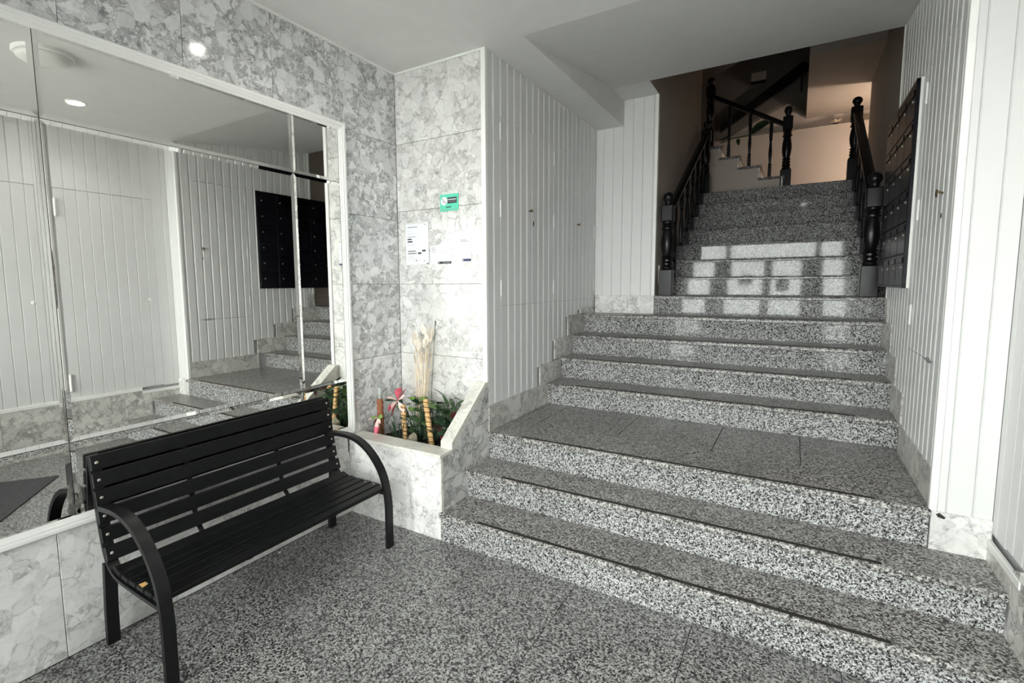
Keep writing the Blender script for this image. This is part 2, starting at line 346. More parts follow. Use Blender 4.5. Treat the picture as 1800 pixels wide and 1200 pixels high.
def hinge(parent, x, y, z, out, axis='x', L=0.10, r=.006):
    bm = bmesh.new()
    if axis == 'x':
        lathe(bm, [(.001, z-L/2-.006), (r, z-L/2), (r, z+L/2), (.001, z+L/2+.006)], 8, (x+out*(r-.002), y))
        if r > .009: sbox(bm, *(sorted((x, x+out*.003))+[y-.014, y+.014, z-L/2, z+L/2]))
    return link('hinge', bm, M['trim'], parent)

# -- stair wall left, facing +x
wsl = structure('wall_stair_left')
box('masonry', (XP-.25, XP-TH-.001, YB+.05, YM+.25, 0, 3.2), M['panel_back'], wsl)
sm = [2.777-.0927+.0925*k for k in range(0, 22)]
DL = [(2.866, 3.323), (3.326, 3.704), (3.708, 4.163), (4.166, 4.640)]
ZD0, ZD1 = 1.330, 2.556
def skl(y): return (.683 if y < 3.462 else .842 if y < 3.735 else 1.020 if y < 4.01 else 1.200 if y < 4.295 else 1.25)-.01
boards(wsl, 'x', XP, 1, YB+.012, YM, ZD1, ZC+.01, sm)
boards(wsl, 'x', XP, 1, YB+.012, DL[0][0], .5, ZD1, sm, zbot=skl)
boards(wsl, 'x', XP, 1, DL[3][1], YM, 1.2, ZD1, sm, zbot=skl)
boards(wsl, 'x', XP, 1, DL[0][0], DL[3][1], .5, ZD0, sm, zbot=skl)
for i, (a, b_) in enumerate(DL):
    d = structure('door_%d' % (i+1))
    boards(d, 'x', XP, 1, a+.002, b_-.002, ZD0+.002, ZD1-.003, sm)
    hy = a if i in (0, 2) else b_
    for z in (1.45, 1.97, 2.46): hinge(d, XP, hy, z, 1, r=.004)
    if i in (0,): knob(d, (XP, b_-.045, 2.002), (1, 0, 0), .011)
    if i == 1: box('keyhole', (XP, XP+.004, a+.012, a+.024, 1.90, 1.935), M['ink'], d)
    if i == 2: knob(d, (XP, b_+.04, 1.993), (1, 0, 0), .010)
box('door_recess', (XP-TH-.0008, XP-TH-.0002, DL[0][0]-.004, DL[3][1]+.004, ZD0-.004, ZD1+.004), M['gap'], wsl)
bs = structure('baseboard_stair_left')
for y0, y1, z0, z1 in ((2.70, 3.13, .512, .685), (3.13, 3.60, .512, .685), (3.462, 3.86, .68, .844), (3.735, 4.12, .852, 1.021), (4.010, 4.39, 1.021, 1.2), (4.295, 4.665, 1.19, 1.25)):
    box('marble_piece', (XP-.01, XP+.005, y0+.0008, y1-.0008, z0, z1), M['marble_skirt'], bs, 0.0015)

# -- middle wall, facing the room
wm = structure('wall_middle')
box('masonry', (XP-.2, XS-.205, YM+.013, YM+.20, 1.0, 3.2), M['plaster'], wm)
smx = [XP+.075+.092*k for k in range(8)]
boards(wm, 'y', YM, -1, XP, XS-.022, 1.36, ZK, smx)
t = box('trim_4', (XS-.024, XS+.002, YM-.012, YM+.03, 1.36, ZK), M['trim'], bevel=.002); t['kind'] = 'structure'
bmid = structure('baseboard_middle')
box('marble_piece', (XP+.012, XS+.0, YM-.014, YM+.01, 1.19, 1.36), M['marble_light'], bmid, .0015)

# -- stair wall right, facing -x
wsr = structure('wall_stair_right')
box('masonry', (XR+TH+.001, XC+.25, 2.745, YO, 0, 3.5), M['panel_back'], wsr)
def skr(y): return (.68 if y < 3.5 else .853 if y < 3.755 else 1.02 if y < 4.01 else 1.2 if y < 4.22 else 1.36)-.01
def ceil_r(y): return ZC+(ZK-ZC)*(y-2.695)/(YO-2.695)+.02
sr = [2.752+.0885*k for k in range(0, 20)]
DR = (2.858, 3.435); ZR0, ZR1 = 1.118, 2.560
boards(wsr, 'x', XR, -1, 2.712, DR[0], .5, 3.2, sr, ztop=ceil_r, zbot=skr)
boards(wsr, 'x', XR, -1, DR[1], YO-.03, .5, 3.2, sr, ztop=ceil_r, zbot=skr)
boards(wsr, 'x', XR, -1, DR[0], DR[1], ZR1, 3.2, sr, ztop=ceil_r)
boards(wsr, 'x', XR, -1, DR[0], DR[1], .5, ZR0, sr, zbot=skr)
d5 = structure('door_5')
boards(d5, 'x', XR, -1, DR[0]+.002, DR[1]-.002, ZR0+.003, ZR1-.003, sr)
for z in (1.30, 1.85, 2.44): hinge(d5, XR, DR[1], z, -1, r=.005)
rb = bmesh.new()
ringp = [(XR-.022, 2.93+.013*math.cos(a), 1.862+.016*math.sin(a)) for a in [2*math.pi*k/14 for k in range(14)]]
tube(rb, ringp+[ringp[0]], .0028, 6); tube(rb, [(XR, 2.93, 1.862), (XR-.024, 2.93, 1.872)], .005, 8)
link('ring_pull', rb, M['brass'], d5, True)
box('keyhole', (XR-.003, XR, 2.925, 2.932, 1.755, 1.775), M['ink'], d5)
box('door_recess', (XR+TH+.0002, XR+TH+.0008, DR[0]-.004, DR[1]+.004, ZR0-.004, ZR1+.004), M['gap'], wsr)
t = box('trim_5', (XR-.004, XW+.05, YO-.03, YO+.0, 1.36, ZK+.02), M['trim'], bevel=.003); t['kind'] = 'structure'
# splintered hole in the boards below the door
bm = bmesh.new(); pts = [(2.885, 1.116), (2.915, 1.121), (2.955, 1.131), (2.99, 1.126), (3.045, 1.119), (3.0, 1.113), (2.96, 1.106), (2.925, 1.108)]
prism(bm, pts, 'x', XR-.0035, XR-.001); o = link('splinter_gouge', bm, M['ink_grey'], wsr)
o['label'] = 'dark splintered gouge across the boards'
bsr = structure('baseboard_stair_right')
for y0, y1, z0, z1 in ((2.712, 3.51, .512, .68), (3.50, 3.88, .679, .853), (3.755, 4.14, .852, 1.02), (4.01, 4.41, 1.021, 1.2), (4.22, 4.335, 1.19, 1.36)):
    box('marble_piece', (XR-.003, XR+.01, y0, y1, z0, z1), M['marble_skirt'], bsr, .0015)

# -- pier between stair wall and door wall, facing the entrance
wp = structure('wall_pier')
spx = [XR+.052, XR+.135]
boards(wp, 'y', 2.709, -1, XR+.022, XC, .505, ZC, spx)
box('corner_trim', (XR-.005, XR+.022, 2.701, 2.729, .505, ZC), M['trim'], wp, .004, 2)
box('marble_piece', (XR+.003, XC, 2.700, 2.72, .336, .505), M['marble_light'], wp, .002)
bm = bmesh.new(); prism(bm, [(XR+.018, .494), (XR+.030, .502), (XR+.050, .486), (XR+.046, .478), (XR+.025, .483)], 'y', 2.6985, 2.7005)
link('chipped_corner', bm, M['strip'], wp)

# -- door wall right, facing -x (mostly seen in the mirror)
wr = structure('wall_right')
box('masonry', (XC+TH+.001, XC+.25, YE-.2, 2.74, -.1, 3.3), M['panel_back'], wr)
sc_ = [1.419-.0885*26+.0885*k for k in range(0, 42)]
D6, D7, D8 = (1.781, 2.560), (.96, 1.660), (.02, .84)
ZE0, ZE1 = .465, 2.340
for a, b_ in ((YE, D8[0]), (D8[1], D7[0]), (D7[1], D6[0]), (D6[1], 2.709)): boards(wr, 'x', XC, -1, a, b_, .455, ZC, sc_)
for k, (a, b_) in enumerate((D8, D7, D6)):
    boards(wr, 'x', XC, -1, a, b_, ZE1, ZC, sc_)
    d = structure('door_%d' % (8-k))
    boards(d, 'x', XC, -1, a+.002, b_-.002, ZE0, ZE1-.004, sc_)
    for z in (.61, 2.17): hinge(d, XC-.002, a+.004, z, -1, L=.15, r=.011)
    bm = bmesh.new(); lathe(bm, [(.017, 0), (.017, .004), (.007, .006), (.004, .008)], 14)
    q = Vector((0, 0, 1)).rotation_difference(Vector((-1, 0, 0))); bmesh.ops.transform(bm, matrix=Matrix.Translation((XC, b_-.075, 1.345)) @ q.to_matrix().to_4x4(), verts=bm.verts)
    link('lock_plate', bm, M['trim'], d)
box('base_rail', (XC-.016, XC, YE, 2.352, .435, .468), M['trim'], wr, .002)
box('base_rail', (XC-.016, XC, 2.35, 2.709, .40, .43), M['trim'], wr, .002)
br = structure('baseboard_right')
ys = [YE, -.2, .55, 1.30, 2.075, 2.19]
for a, b_ in zip(ys, ys[1:]): box('marble_piece', (XC-.012, XC+.01, a+.001, b_-.001, 0, .438), M['marble_skirt'], br, .0015)
for a, b_, z in ((2.19, 2.43, .172), (2.43, 2.70, .336)): box('marble_piece', (XC-.012, XC+.01, a+.001, b_-.001, z-.01, .438 if z < .3 else .402), M['marble_skirt'], br, .0015)

# ------------------------------------------------------------------ CEILING
ce = structure('ceiling')
box('ceiling_slab', (XL-.25, XC+.25, YE-.2, 2.695, ZC, ZC+.15), M['ceiling'], ce)
box('ceiling_strip', (XP-.25, XB, 2.695, YM+.2, ZC, ZK+.15), M['ceiling'], ce)
bm = bmesh.new(); prism(bm, [(2.695, ZC), (YO, ZK), (YO, ZK+.15), (2.695, ZC+.15)], 'x', XB, XC+.25); link('sloping_soffit', bm, M['ceiling'], ce)
box('soffit_flat', (XB, XS-.002, YO, YM+.2, ZK, ZK+.15), M['ceiling'], ce)

# ------------------------------------------------------------------ ENTRANCE (behind the camera, mirrored in the polished risers)
we = structure('wall_entrance')
box('lintel', (XL-.2, XC+.2, YE-.12, YE, 2.36, ZC+.1), M['trim'], we)
box('jamb', (XL-.2, -1.92, YE-.12, YE, 0, 2.36), M['trim'], we)
en = structure('door_9')
for nm, b6 in (('transom', (-1.92, XC, YE-.06, YE-.01, 1.90, 1.965)), ('sill', (-1.92, XC, YE-.06, YE-.01, 0, .10)), ('head', (-1.92, XC, YE-.06, YE-.01, 2.33, 2.36)),
               ('mullion', (-1.35, -1.25, YE-.06, YE-.01, 1.965, 2.33)), ('mullion', (.30, .40, YE-.06, YE-.01, 1.965, 2.33)),
               ('stile', (-1.50, -1.17, YE-.06, YE-.01, .1, 1.90)), ('stile', (-.57, -.42, YE-.06, YE-.01, .1, 1.90)), ('stile', (.07, .42, YE-.06, YE-.01, .1, 1.90)),
               ('bottom_rail', (-1.17, .07, YE-.06, YE-.01, .10, .86)), ('notice', (-.98, -.74, YE-.064, YE-.060, 1.42, 1.62)), ('notice', (-.34, -.12, YE-.064, YE-.060, 1.30, 1.58))):
    box(nm, b6, M['frame_dark'], en, .004)
for x0, x1, z0, z1 in ((-1.92, -1.50, .1, 1.9), (-1.17, -.57, .86, 1.9), (-.42, .07, .86, 1.9), (.42, XC, .1, 1.9), (-1.92, -1.35, 1.965, 2.33), (-1.25, .30, 1.965, 2.33), (.40, XC, 1.965, 2.33)):
    box('pane', (x0, x1, YE-.040, YE-.034, z0, z1), M['glass'], en)
pv = box('ground', (-12, 12, -14, YE-.1, -.14, -.02), M['pavement']); pv['kind'] = 'structure'

# ------------------------------------------------------------------ STAIRS
def stair(name, label, loc, ks):
    st = thing(name, label, 'stairs', loc)
    for k in ks:
        z0, z1 = ZS[k-1], ZS[k]
        if k <= 8: yr = RY[k]; nx = RY[k+1] if k < 8 else 4.954
        else: yr = NU[k]+.02; nx = NU[k+1]+.02 if k < 15 else 8.0
        if k == 1: xa, xb = XP-.008, XC-.012
        elif k <= 2: xa, xb = XP+.001, XC-.012
        elif k == 3: xa, xb = XP+.001, XR-.001
        elif k <= 6: xa, xb = XP+.001, XR+.008
        elif k == 7: xa, xb = XP+.001, XW-.001
        elif k == 8: xa, xb = XS+.001, XW-.001
        else: xa, xb = XS+.001, XW-.001
        bm = bmesh.new(); sbox(bm, xa, xb, yr, yr+.02, z0+.0008, z1-.030)
        link('riser', bm, M['granite_riser' if k < 9 else 'granite_upper_shaded'], st)
        # tread slab with rounded nosing; the landing gets its own tiles behind
        tb = yr+.30 if k == 3 else nx+.0195
        n = 5; r = .013; pr = [(tb, z1-.030), (yr-.022+.004, z1-.030), (yr-.022, z1-.026)]
        pr += [(yr-.022+r-r*math.cos(a), z1-r+r*math.sin(a)) for a in [math.pi/2*i/n for i in range(n+1)]]
        pr += [(tb, z1)]
        parts = [(xa, xb)]
        for (a, b_) in parts:
            bm = bmesh.new(); prism(bm, pr, 'x', a, b_); o = link('tread', bm, M['granite_tread' if k < 9 else 'granite_upper_shaded'], st, 'auto')
        if k <= 7:
            xs = -1.44 if k not in (5, 6) else -1.46
            if k == 7: xs = -1.3
            bm = bmesh.new(); sbox(bm, xs, .36-.006*k, yr-.008, yr+.009, z1, z1+.003); link('antislip_strip', bm, M['strip'], st)
        if k == 3:
            jx = [xa, -1.49, -.932, -.376, .062, xb]
            for a, b_ in zip(jx, jx[1:]): box('tile', (a+.0018, b_-.0018, tb+.0025, nx+.018, z1-.029, z1), M['granite_tread'], st, .0015)
            box('mortar_bed', (xa, xb-.001, tb+.001, nx+.018, z1-.0305, z1-.0292), M['gap'], st)
    bm = bmesh.new()   # concrete body under the steps
    if 1 in ks:
        for k in ks:
            ya = RY[k]+.02; yb = RY[k+1]+.02 if k < 8 else YM+.3
            if k == 7: yb = YM-.002
            sbox(bm, XP+.02 if k < 8 else XS+.01, (XC if k < 3 else XR)-.02, ya, yb, 0.002, ZS[k]-.031)
    else:
        for k in ks:
            ya = NU[k]+.04; yb = NU[k+1]+.04 if k < 15 else 7.9
            sbox(bm, XS+.01, XW-.01, ya, yb, ZS[8]-.2, ZS[k]-.031)
    link('stair_core', bm, M['panel_back'], st)
    return st
stair('staircase', 'wide speckled grey granite steps with dark antislip strips leading up from the floor', (-.5, PF, 0), range(1, 9))
stair('staircase', 'narrower dim flight of granite steps rising between the two black balustrades', (-.2, NU[9], ZS[8]), range(9, 16))

# ------------------------------------------------------------------ UPPER STAIRWELL
us = structure('wall_stairwell_left')
box('masonry', (XS-.2, XS, YM+.013, 6.85, 1.0, 6.0), M['plaster'], us)
box('masonry', (XS-.2, XS, YO, YM+.013, ZK+.001, 6.0), M['plaster'], us)
us = structure('wall_stairwell_right'); box('masonry', (XW, XW+.15, YO+.001, 7.6, 0, 6.0), M['plaster'], us)
us = structure('wall_stairwell_front'); box('masonry', (XS-.2, XW+.2, YO-.2, YO, ZK+.151, 6.0), M['plaster'], us)
YFW = 8.6; kf = YFW/8.0
def fz(z): return 1.48+(z-1.48)*kf
def fx(x): return x*kf
us = structure('wall_stairwell_back')
box('masonry', (-3.0, 1.8, YFW+.16, YFW+.4, 2.0, 6.0), M['plaster'], us)
box('parapet', (-2.8, 1.8, YFW, YFW+.16, 2.40, fz(3.49)), M['plaster'], us)
box('parapet_cap', (-2.8, 1.8, YFW-.005, YFW+.16, fz(3.49), fz(3.50)), M['plaster'], us)
box('beam', (fx(.043), 1.8, YFW, YFW+.16, fz(3.668), 4.10), M['plaster'], us)
us = structure('ceiling_landing'); box('landing_slab', (.012, 1.8, 6.38, YFW+.16, 3.83, 4.0), M['plaster'], us)
us = structure('ceiling_stairwell'); box('ceiling_slab', (-3.0, 1.8, YO-.2, YFW+.4, 6.0, 6.2), M['plaster'], us)
us = structure('floor_landing'); box('landing', (-3.0, XS, 6.87, YFW, 2.3, 2.56), M['plaster'], us); box('landing', (XS, 1.8, 7.95, YFW, 2.3, 2.571), M['granite_tread'], us); box('landing', (XW, 1.8, 7.0, 7.95, 2.3, 2.571), M['granite_tread'], us)
us = structure('wall_stairwell_side'); box('masonry', (-3.2, -3.0, 6.7, YFW+.4, 2.0, 6.0), M['plaster'], us)
box('masonry', (-3.0, XS-.2, 6.67, 6.85, 2.0, 6.0), M['plaster'], us)
box('masonry', (1.8, 2.0, 6.9, YFW+.4, 2.0, 6.0), M['plaster'], us); box('masonry', (XW+.15, 1.8, 6.9, 7.05, 2.0, 6.0), M['plaster'], us)  # right-hand bay added so the unseen lamp lights the landing, not the right wall

# upper flight rising to the left, seen from its open side
uf = thing('staircase', 'third flight of steps rising left past the top of the granite stairs', 'stairs', (-.3, 7.0, ZS[15]))
steps = [(-.197, 2.75), (-.445, 2.905), (-.68, 3.05), (-.90, 3.20), (-1.13, 3.35)]
poly = [(-.20, 2.56)]
for i, (x, z) in enumerate(steps): poly += [(x-.004, z-.03)] + ([(steps[i+1][0]-.004, z-.03)] if i < 4 else [(-1.4, z-.03)])
poly += [(-1.4, 2.56)]
bm = bmesh.new(); prism(bm, poly, 'y', 7.06, 7.95); link('stringer', bm, M['plaster'], uf)
for i, (x, z) in enumerate(steps):
    x1 = steps[i+1][0] if i < 4 else -1.4
    box('tread', (x1-.02, x+.016, 7.045, 7.97, z-.03, z), M['granite_upper_shaded'], uf, .004)
    zb = steps[i-1][1] if i else 2.5713
    box('riser', (x-.018, x, 7.05, 7.97, zb, z-.03), M['marble_skirt'], uf)

# sloping underside of the next flight with a broad dark handrail
fl = structure('ceiling_flight')
def F(pts): return [(fx(x), fz(z)) for x, z in pts]
bm = bmesh.new(); prism(bm, F([(-2.2, 2.95), (-1.16, 3.46), (-.209, 3.905), (.041, 3.668), (.041, 4.9), (-.05, 4.9), (-2.2, 3.9)]), 'y', YFW+.02, YFW+.155); link('flight_soffit', bm, M['plaster_dark'], fl)  # dark outline also stands in for the shaded wall beside the underside
hr = thing('handrail', 'broad dark handrail slanting up to the right on the far stairwell wall', 'handrail', (fx(-.5), YFW, 4.0))
bm = bmesh.new(); prism(bm, F([(-1.03, 3.60), (-1.03, 3.70), (-.051, 4.35), (.02, 4.30), (.02, 4.225)]), 'y', YFW-.06, YFW-.001); link('rail', bm, M['black_wood'], hr)
bm = bmesh.new(); tube(bm, [(fx(-.06), YFW+.02, fz(3.985)), (fx(-.06), YFW-.03, fz(3.99)), (fx(-.06), YFW-.03, fz(4.2))], .011, 8); link('bracket', bm, M['black_metal'], hr)
sg = thing('sign', 'small pale notice above a dark bar high on the far stairwell wall', 'sign', (fx(-.56), YFW, fz(4.29)))
box('panel', (fx(-.66), fx(-.48), YFW, YFW+.018, fz(4.235), fz(4.345)), M['plaster'], sg); box('bar', (fx(-.67), fx(-.475), YFW-.01, YFW+.018, fz(4.197), fz(4.222)), M['black_metal'], sg)
for z in (4.32, 4.295, 4.27): box('text_line', (fx(-.63), fx(-.51), YFW-.002, YFW, fz(z), fz(z+.010)), M['ink_grey'], sg)

# ------------------------------------------------------------------ BALUSTRADES
def newel_meshes():
    bm = bmesh.new(); sbox(bm, -.058, .058, -.058, .058, 0, .235)
    bmesh.ops.bevel(bm, geom=bm.edges[:], offset=.004, segments=1, affect='EDGES')
    base = link('base_block', bm, M['black_wood'])
    bm = bmesh.new()
    pr = [(.040, .235), (.050, .245), (.046, .262), (.036, .268), (.048, .280), (.048, .292), (.036, .300), (.046, .312), (.046, .326), (.034, .336), (.050, .352), (.034, .362),
          (.040, .38), (.048, .42), (.053, .47), (.050, .52), (.042, .57), (.038, .59), (.052, .600), (.052, .612), (.038, .620), (.048, .632), (.040, .645), (.050, .655), (.050, .665)]
    lathe(bm, pr, 20); turn = link('turned_shaft', bm, M['black_wood'], None, 'auto')
    bm = bmesh.new(); sbox(bm, -.052, .052, -.052, .052, .665, .815)
    bmesh.ops.bevel(bm, geom=bm.edges[:], offset=.008, segments=1, affect='EDGES'); blk = link('upper_block', bm, M['black_wood'])
    bm = bmesh.new(); pr = [(.040, .812), (.030, .822), (.024, .830), (.030, .838)]
    R_ = .046; zc = .884
    pr += [(R_*math.sin(a), zc-R_*math.cos(a)) for a in [math.radians(d_) for d_ in range(38, 176, 12)]]+[(.002, zc+R_)]
    lathe(bm, pr, 20); ball = link('ball_finial', bm, M['black_wood'], None, True)
    return [base, turn, blk, ball]
NM = newel_meshes()
def baluster_mesh(h):
    bm = bmesh.new(); w = .019
    sbox(bm, -w, w, -w, w, 0, .16*h/.8)
    pr = [(.016, .16), (.022, .168), (.014, .178), (.021, .19), (.021, .20), (.013, .21), (.016, .26), (.021, .34), (.020, .40), (.014, .48), (.011, .53), (.020, .54), (.013, .55), (.020, .565), (.014, .58)]
    lathe(bm, [(r, z*h/.8) for r, z in pr], 10)
    sbox(bm, -w, w, -w, w, .58*h/.8, h)
    return link('baluster', bm, M['black_wood'], None, 'auto')
BAL = baluster_mesh(.78)
used = set()
def place(src, loc, parent, sc=None):
    o = src if src.name not in used else src.copy()
    if src.name in used: C.objects.link(o)
    used.add(src.name); o.location = loc
    if sc: o.scale = sc
    o.parent = parent; o.matrix_parent_inverse = Matrix.Translation(parent.location).inverted(); return o
def newel(root, loc, sc=1.0):
    e = place(NM[0], loc, root, (1, 1, sc))
    for s in NM[1:]: place(s, loc, root, (1, 1, sc))
def handrail(root, p0, p1, w=.062, h=.05):
    bm = bmesh.new(); p0 = Vector(p0); p1 = Vector(p1); t = (p1-p0).normalized(); s = t.cross(Vector((0, 0, 1))).normalized(); u = s.cross(t)
    prof = [(-.5, 0), (-.5, .35), (-.62, .45), (-.62, .72), (-.42, .95), (-.15, 1.08), (.15, 1.08), (.42, .95), (.62, .72), (.62, .45), (.5, .35), (.5, 0)]
    A = [bm.verts.new(p0+s*a*w+u*b_*h) for a, b_ in prof]; B = [bm.verts.new(p1+s*a*w+u*b_*h) for a, b_ in prof]
    n = len(prof); bm.faces.new(A[::-1]); bm.faces.new(B)
    for i in range(n): bm.faces.new((A[i], A[(i+1) % n], B[(i+1) % n], B[i]))
    link('handrail', bm, M['black_wood'], root, 'auto')
for nm, x, lab in (('left', -1.022, 'black turned balustrade along the left wall of the upper stairs'), ('right', .470, 'black turned balustrade beside the black mailboxes')):
    root = thing('stair_balustrade', lab, 'balustrade', (x, 4.74, ZS[8]), 'balustrades of the upper stairs')
    newel(root, (x, 4.745, ZS[8])); newel(root, (x, 6.74, ZS[15]), .93)
    handrail(root, (x, 4.79, ZS[8]+.735), (x, 6.70, ZS[15]+.66))
    for k in range(9, 15):
        y = NU[k]+.13; zr = ZS[8]+.735+(y-4.79)*(ZS[15]+.66-ZS[8]-.735)/1.91
        place(BAL, (x, y, ZS[k]), root, (1, 1, (zr-ZS[k])/.78))
root = thing('stair_balustrade', 'black turned balustrade of the third flight rising to the left', 'balustrade', (-.18, 7.10, ZS[15]))
newel(root, (-.172, 7.115, ZS[15]+.0), 1.07); newel(root, (-1.045, 7.115, 3.20), .94)
handrail(root, (-.225, 7.115, 3.34), (-1.01, 7.115, 3.80), .055, .05)
for x, z in ((-.345, 2.75), (-.575, 2.905), (-.812, 3.05)):
    zr = 3.34+(-.225-x)*(.46/.785); place(BAL, (x, 7.115, z), root, (1, 1, (zr-z)/.78))

# small pale wall plate by the lower left newel
tg = thing('cable_cover', 'short yellowed plastic strip on the wall behind the left newel post', 'cable cover', (XS, 4.80, 1.55))
box('cover', (XS, XS+.012, 4.80, 4.83, 1.47, 1.64), M['yellowed'], tg, .002)
tg = thing('cable_cover', 'yellowed plastic strip on the wall behind the right newel post', 'cable cover', (XW, 5.05, 1.7))
box('cover', (XW-.012, XW, 4.98, 5.05, 1.66, 1.97), M['yellowed'], tg, .002)

# ------------------------------------------------------------------ MAILBOXES
mb = thing('mailbox_bank', 'bank of black metal mailboxes on the white panelled stair wall', 'mailboxes', (XR, 4.05, 1.44))
MY0, MY1, MZ0, MZ1 = 3.560, 4.545, 1.440, 2.560; MX = XR-.028
box('casing', (MX+.008, XR+.001, MY0, MY1, MZ0, MZ1), M['box_black'], mb, .001)
for b6 in ((MX, MX+.01, MY0, MY1, MZ1-.030, MZ1), (MX, MX+.01, MY0, MY1, MZ0, MZ0+.010), (MX, MX+.01, MY0, MY0+.008, MZ0, MZ1), (MX, MX+.01, MY1-.008, MY1, MZ0, MZ1)): box('frame_rail', b6, M['box_black'], mb, .001)
cy = (MY1-MY0-.016)/4; cz = (MZ1-MZ0-.04)/6
for i in range(4):
    for j in range(6):
        y0 = MY0+.008+i*cy; z0 = MZ0+.010+j*cz
        dm = box('mailbox_door', (MX-.001+.003*((i+j) % 2)*0, MX+.008, y0+.003, y0+cy-.003, z0+.003, z0+cz-.004), M['box_black'], mb, .002)
        box('flap', (MX-.006, MX-.001, y0+.02, y0+cy-.02, z0+cz-.050, z0+cz-.020), M['box_black'], dm, .002)
        bm = bmesh.new(); lathe(bm, [(.007, 0), (.007, .004), (.004, .006)], 8)
        q = Vector((0, 0, 1)).rotation_difference(Vector((-1, 0, 0))); bmesh.ops.transform(bm, matrix=Matrix.Translation((MX-.001, y0+.055, z0+.105)) @ q.to_matrix().to_4x4(), verts=bm.verts)
        link('lock', bm, M['screw'], dm)
box('edge_trim', (XR-.012, XR, MY0-.010, MY0-.001, MZ0, MZ1), M['trim'], mb)

# ------------------------------------------------------------------ MIRROR
mi = thing('wall_mirror', 'large white-framed wall mirror above the black bench, divided into large glass tiles', 'mirror', (XL, 1.0, .53))
FX = XL+.026; FY0, FY1, FZ0, FZ1 = -.30, 2.222, .525, 2.462; fw = .047
def frame_bar(p0, p1, inner, outer, axis):
    bm = bmesh.new()
    prof = [(0, 0), (0, .020), (.006, .026), (.018, .026), (.022, .022), (.030, .022), (.034, .018), (.047, .012), (.047, 0)]   # (distance inwards, height)
    def pt(u, s, h):
        if axis == 'y': return (XL+h, s, outer+(inner-outer)/fw*u)
        return (XL+h, outer+(inner-outer)/fw*u, s)
    A = []; B = []
    for u, h in prof:
        A.append(bm.verts.new(pt(u, p0[0]+(u if p0[1] else 0), h))); B.append(bm.verts.new(pt(u, p1[0]-(u if p1[1] else 0), h)))
    n = len(prof); bm.faces.new(A); bm.faces.new(B[::-1])
    for i in range(n): bm.faces.new((A[i], A[(i+1) % n], B[(i+1) % n], B[i]))
    link('frame', bm, M['trim'], mi)
frame_bar((FY0, 1), (FY1, 1), FZ1-fw, FZ1, 'y'); frame_bar((FY0, 1), (FY1, 1), FZ0+fw, FZ0, 'y')
frame_bar((FZ0, 1), (FZ1, 1), FY1-fw, FY1, 'z'); frame_bar((FZ0, 1), (FZ1, 1), FY0+fw, FY0, 'z')
box('backing', (XL, XL+.003, FY0+.01, FY1-.01, FZ0+.01, FZ1-.01), M['ink'], mi)
my = [FY0+fw, .754, 1.843, FY1-fw]; mz = [FZ0+fw, .868, 2.100, FZ1-fw]; bw = .017; MT = .0075
for i in range(3):
    for j in range(3):
        y0, y1, z0, z1 = my[i]+(.0012 if i else -.012), my[i+1]-(.0012 if i < 2 else -.012), mz[j]+(.0012 if j else -.010), mz[j+1]-(.0012 if j < 2 else -.006)
        bm = bmesh.new(); dz = -.0024
        o_ = [bm.verts.new((XL+MT-dz, y, z)) for y, z in ((y0, z0), (y1, z0), (y1, z1), (y0, z1))]
        i_ = [bm.verts.new((XL+MT, y, z)) for y, z in ((y0+bw, z0+bw), (y1-bw, z0+bw), (y1-bw, z1-bw), (y0+bw, z1-bw))]
        k_ = [bm.verts.new((XL+.003, y, z)) for y, z in ((y0, z0), (y1, z0), (y1, z1), (y0, z1))]
        bm.faces.new(i_); bm.faces.new(k_)
        for a in range(4):
            b_ = (a+1) % 4; bm.faces.new((o_[a], o_[b_], i_[b_], i_[a])); bm.faces.new((k_[a], k_[b_], o_[b_], o_[a]))
        link('mirror_tile', bm, M['mirror'], mi)

for y_, z_, w_, h_ in ((.762, .60, .008, .10), (.775, .64, .006, .07), (.742, .66, .007, .09), (.735, .60, .006, .035), (.770, .585, .012, .02), (.760, .72, .005, .05), (.748, 1.0, .003, .16), (.757, 1.5, .003, .22)):
    bm = bmesh.new(); pts = [(y_+w_*(1+.3*math.sin(7*a+y_*90))*math.cos(a), z_+h_*.5*(1+.2*math.sin(5*a+z_*50))*math.sin(a)) for a in [2*math.pi*k/14 for k in range(14)]]
    prism(bm, pts, 'x', XL+.0076, XL+.0103); o = link('tarnish_spot', bm, M['tarnish'], mi); o['label'] = 'dull grey tarnish spot where the silvering has gone'

# ------------------------------------------------------------------ PLANTER
pl = thing('marble_planter', 'built-in pale marble planter box in the corner left of the stairs', 'planter', (-2.05, 2.4, 0))
box('front_panel', (XL+.001, XP-.014, PF, PF+.022, 0, .494), M['marble_white'], pl, .001)
box('corner_strip', (XP-.014, XP-.0005, PF-.001, PF+.02, .172, .494), M['marble_cream'], pl, .001)
box('corner_strip', (XP-.014, XP-.010, PF-.001, PF+.02, .0, .172), M['marble_cream'], pl, .001)
box('front_cap', (XL+.001, XP+.003, PF-.014, PF+.115, .494, .5135), M['marble_cream'], pl, .002)
box('front_core', (XL+.001, XP-.02, PF+.022, PF+.105, 0, .494), M['marble_side'], pl)
bm = bmesh.new(); prism(bm, [(PF+.020, .3465), (YB, .3465), (YB, .823), (2.66, .823), (PF+.105, .50), (PF+.020, .494)], 'x', XP-.022, XP); link('side_panel', bm, M['marble_side'], pl)
bm = bmesh.new(); prism(bm, [(PF+.020, .172), (2.452, .172), (2.452, .338), (YB, .338), (YB, .3435), (PF+.020, .3435)], 'x', XP-.022, XP); link('side_panel', bm, M['marble_side'], pl)
bm = bmesh.new(); prism(bm, [(PF+.105, .0), (YB, 0), (YB, .822), (2.66, .822), (PF+.105, .50)], 'x', XP-.070, XP-.022); link('side_core', bm, M['marble_cream'], pl)
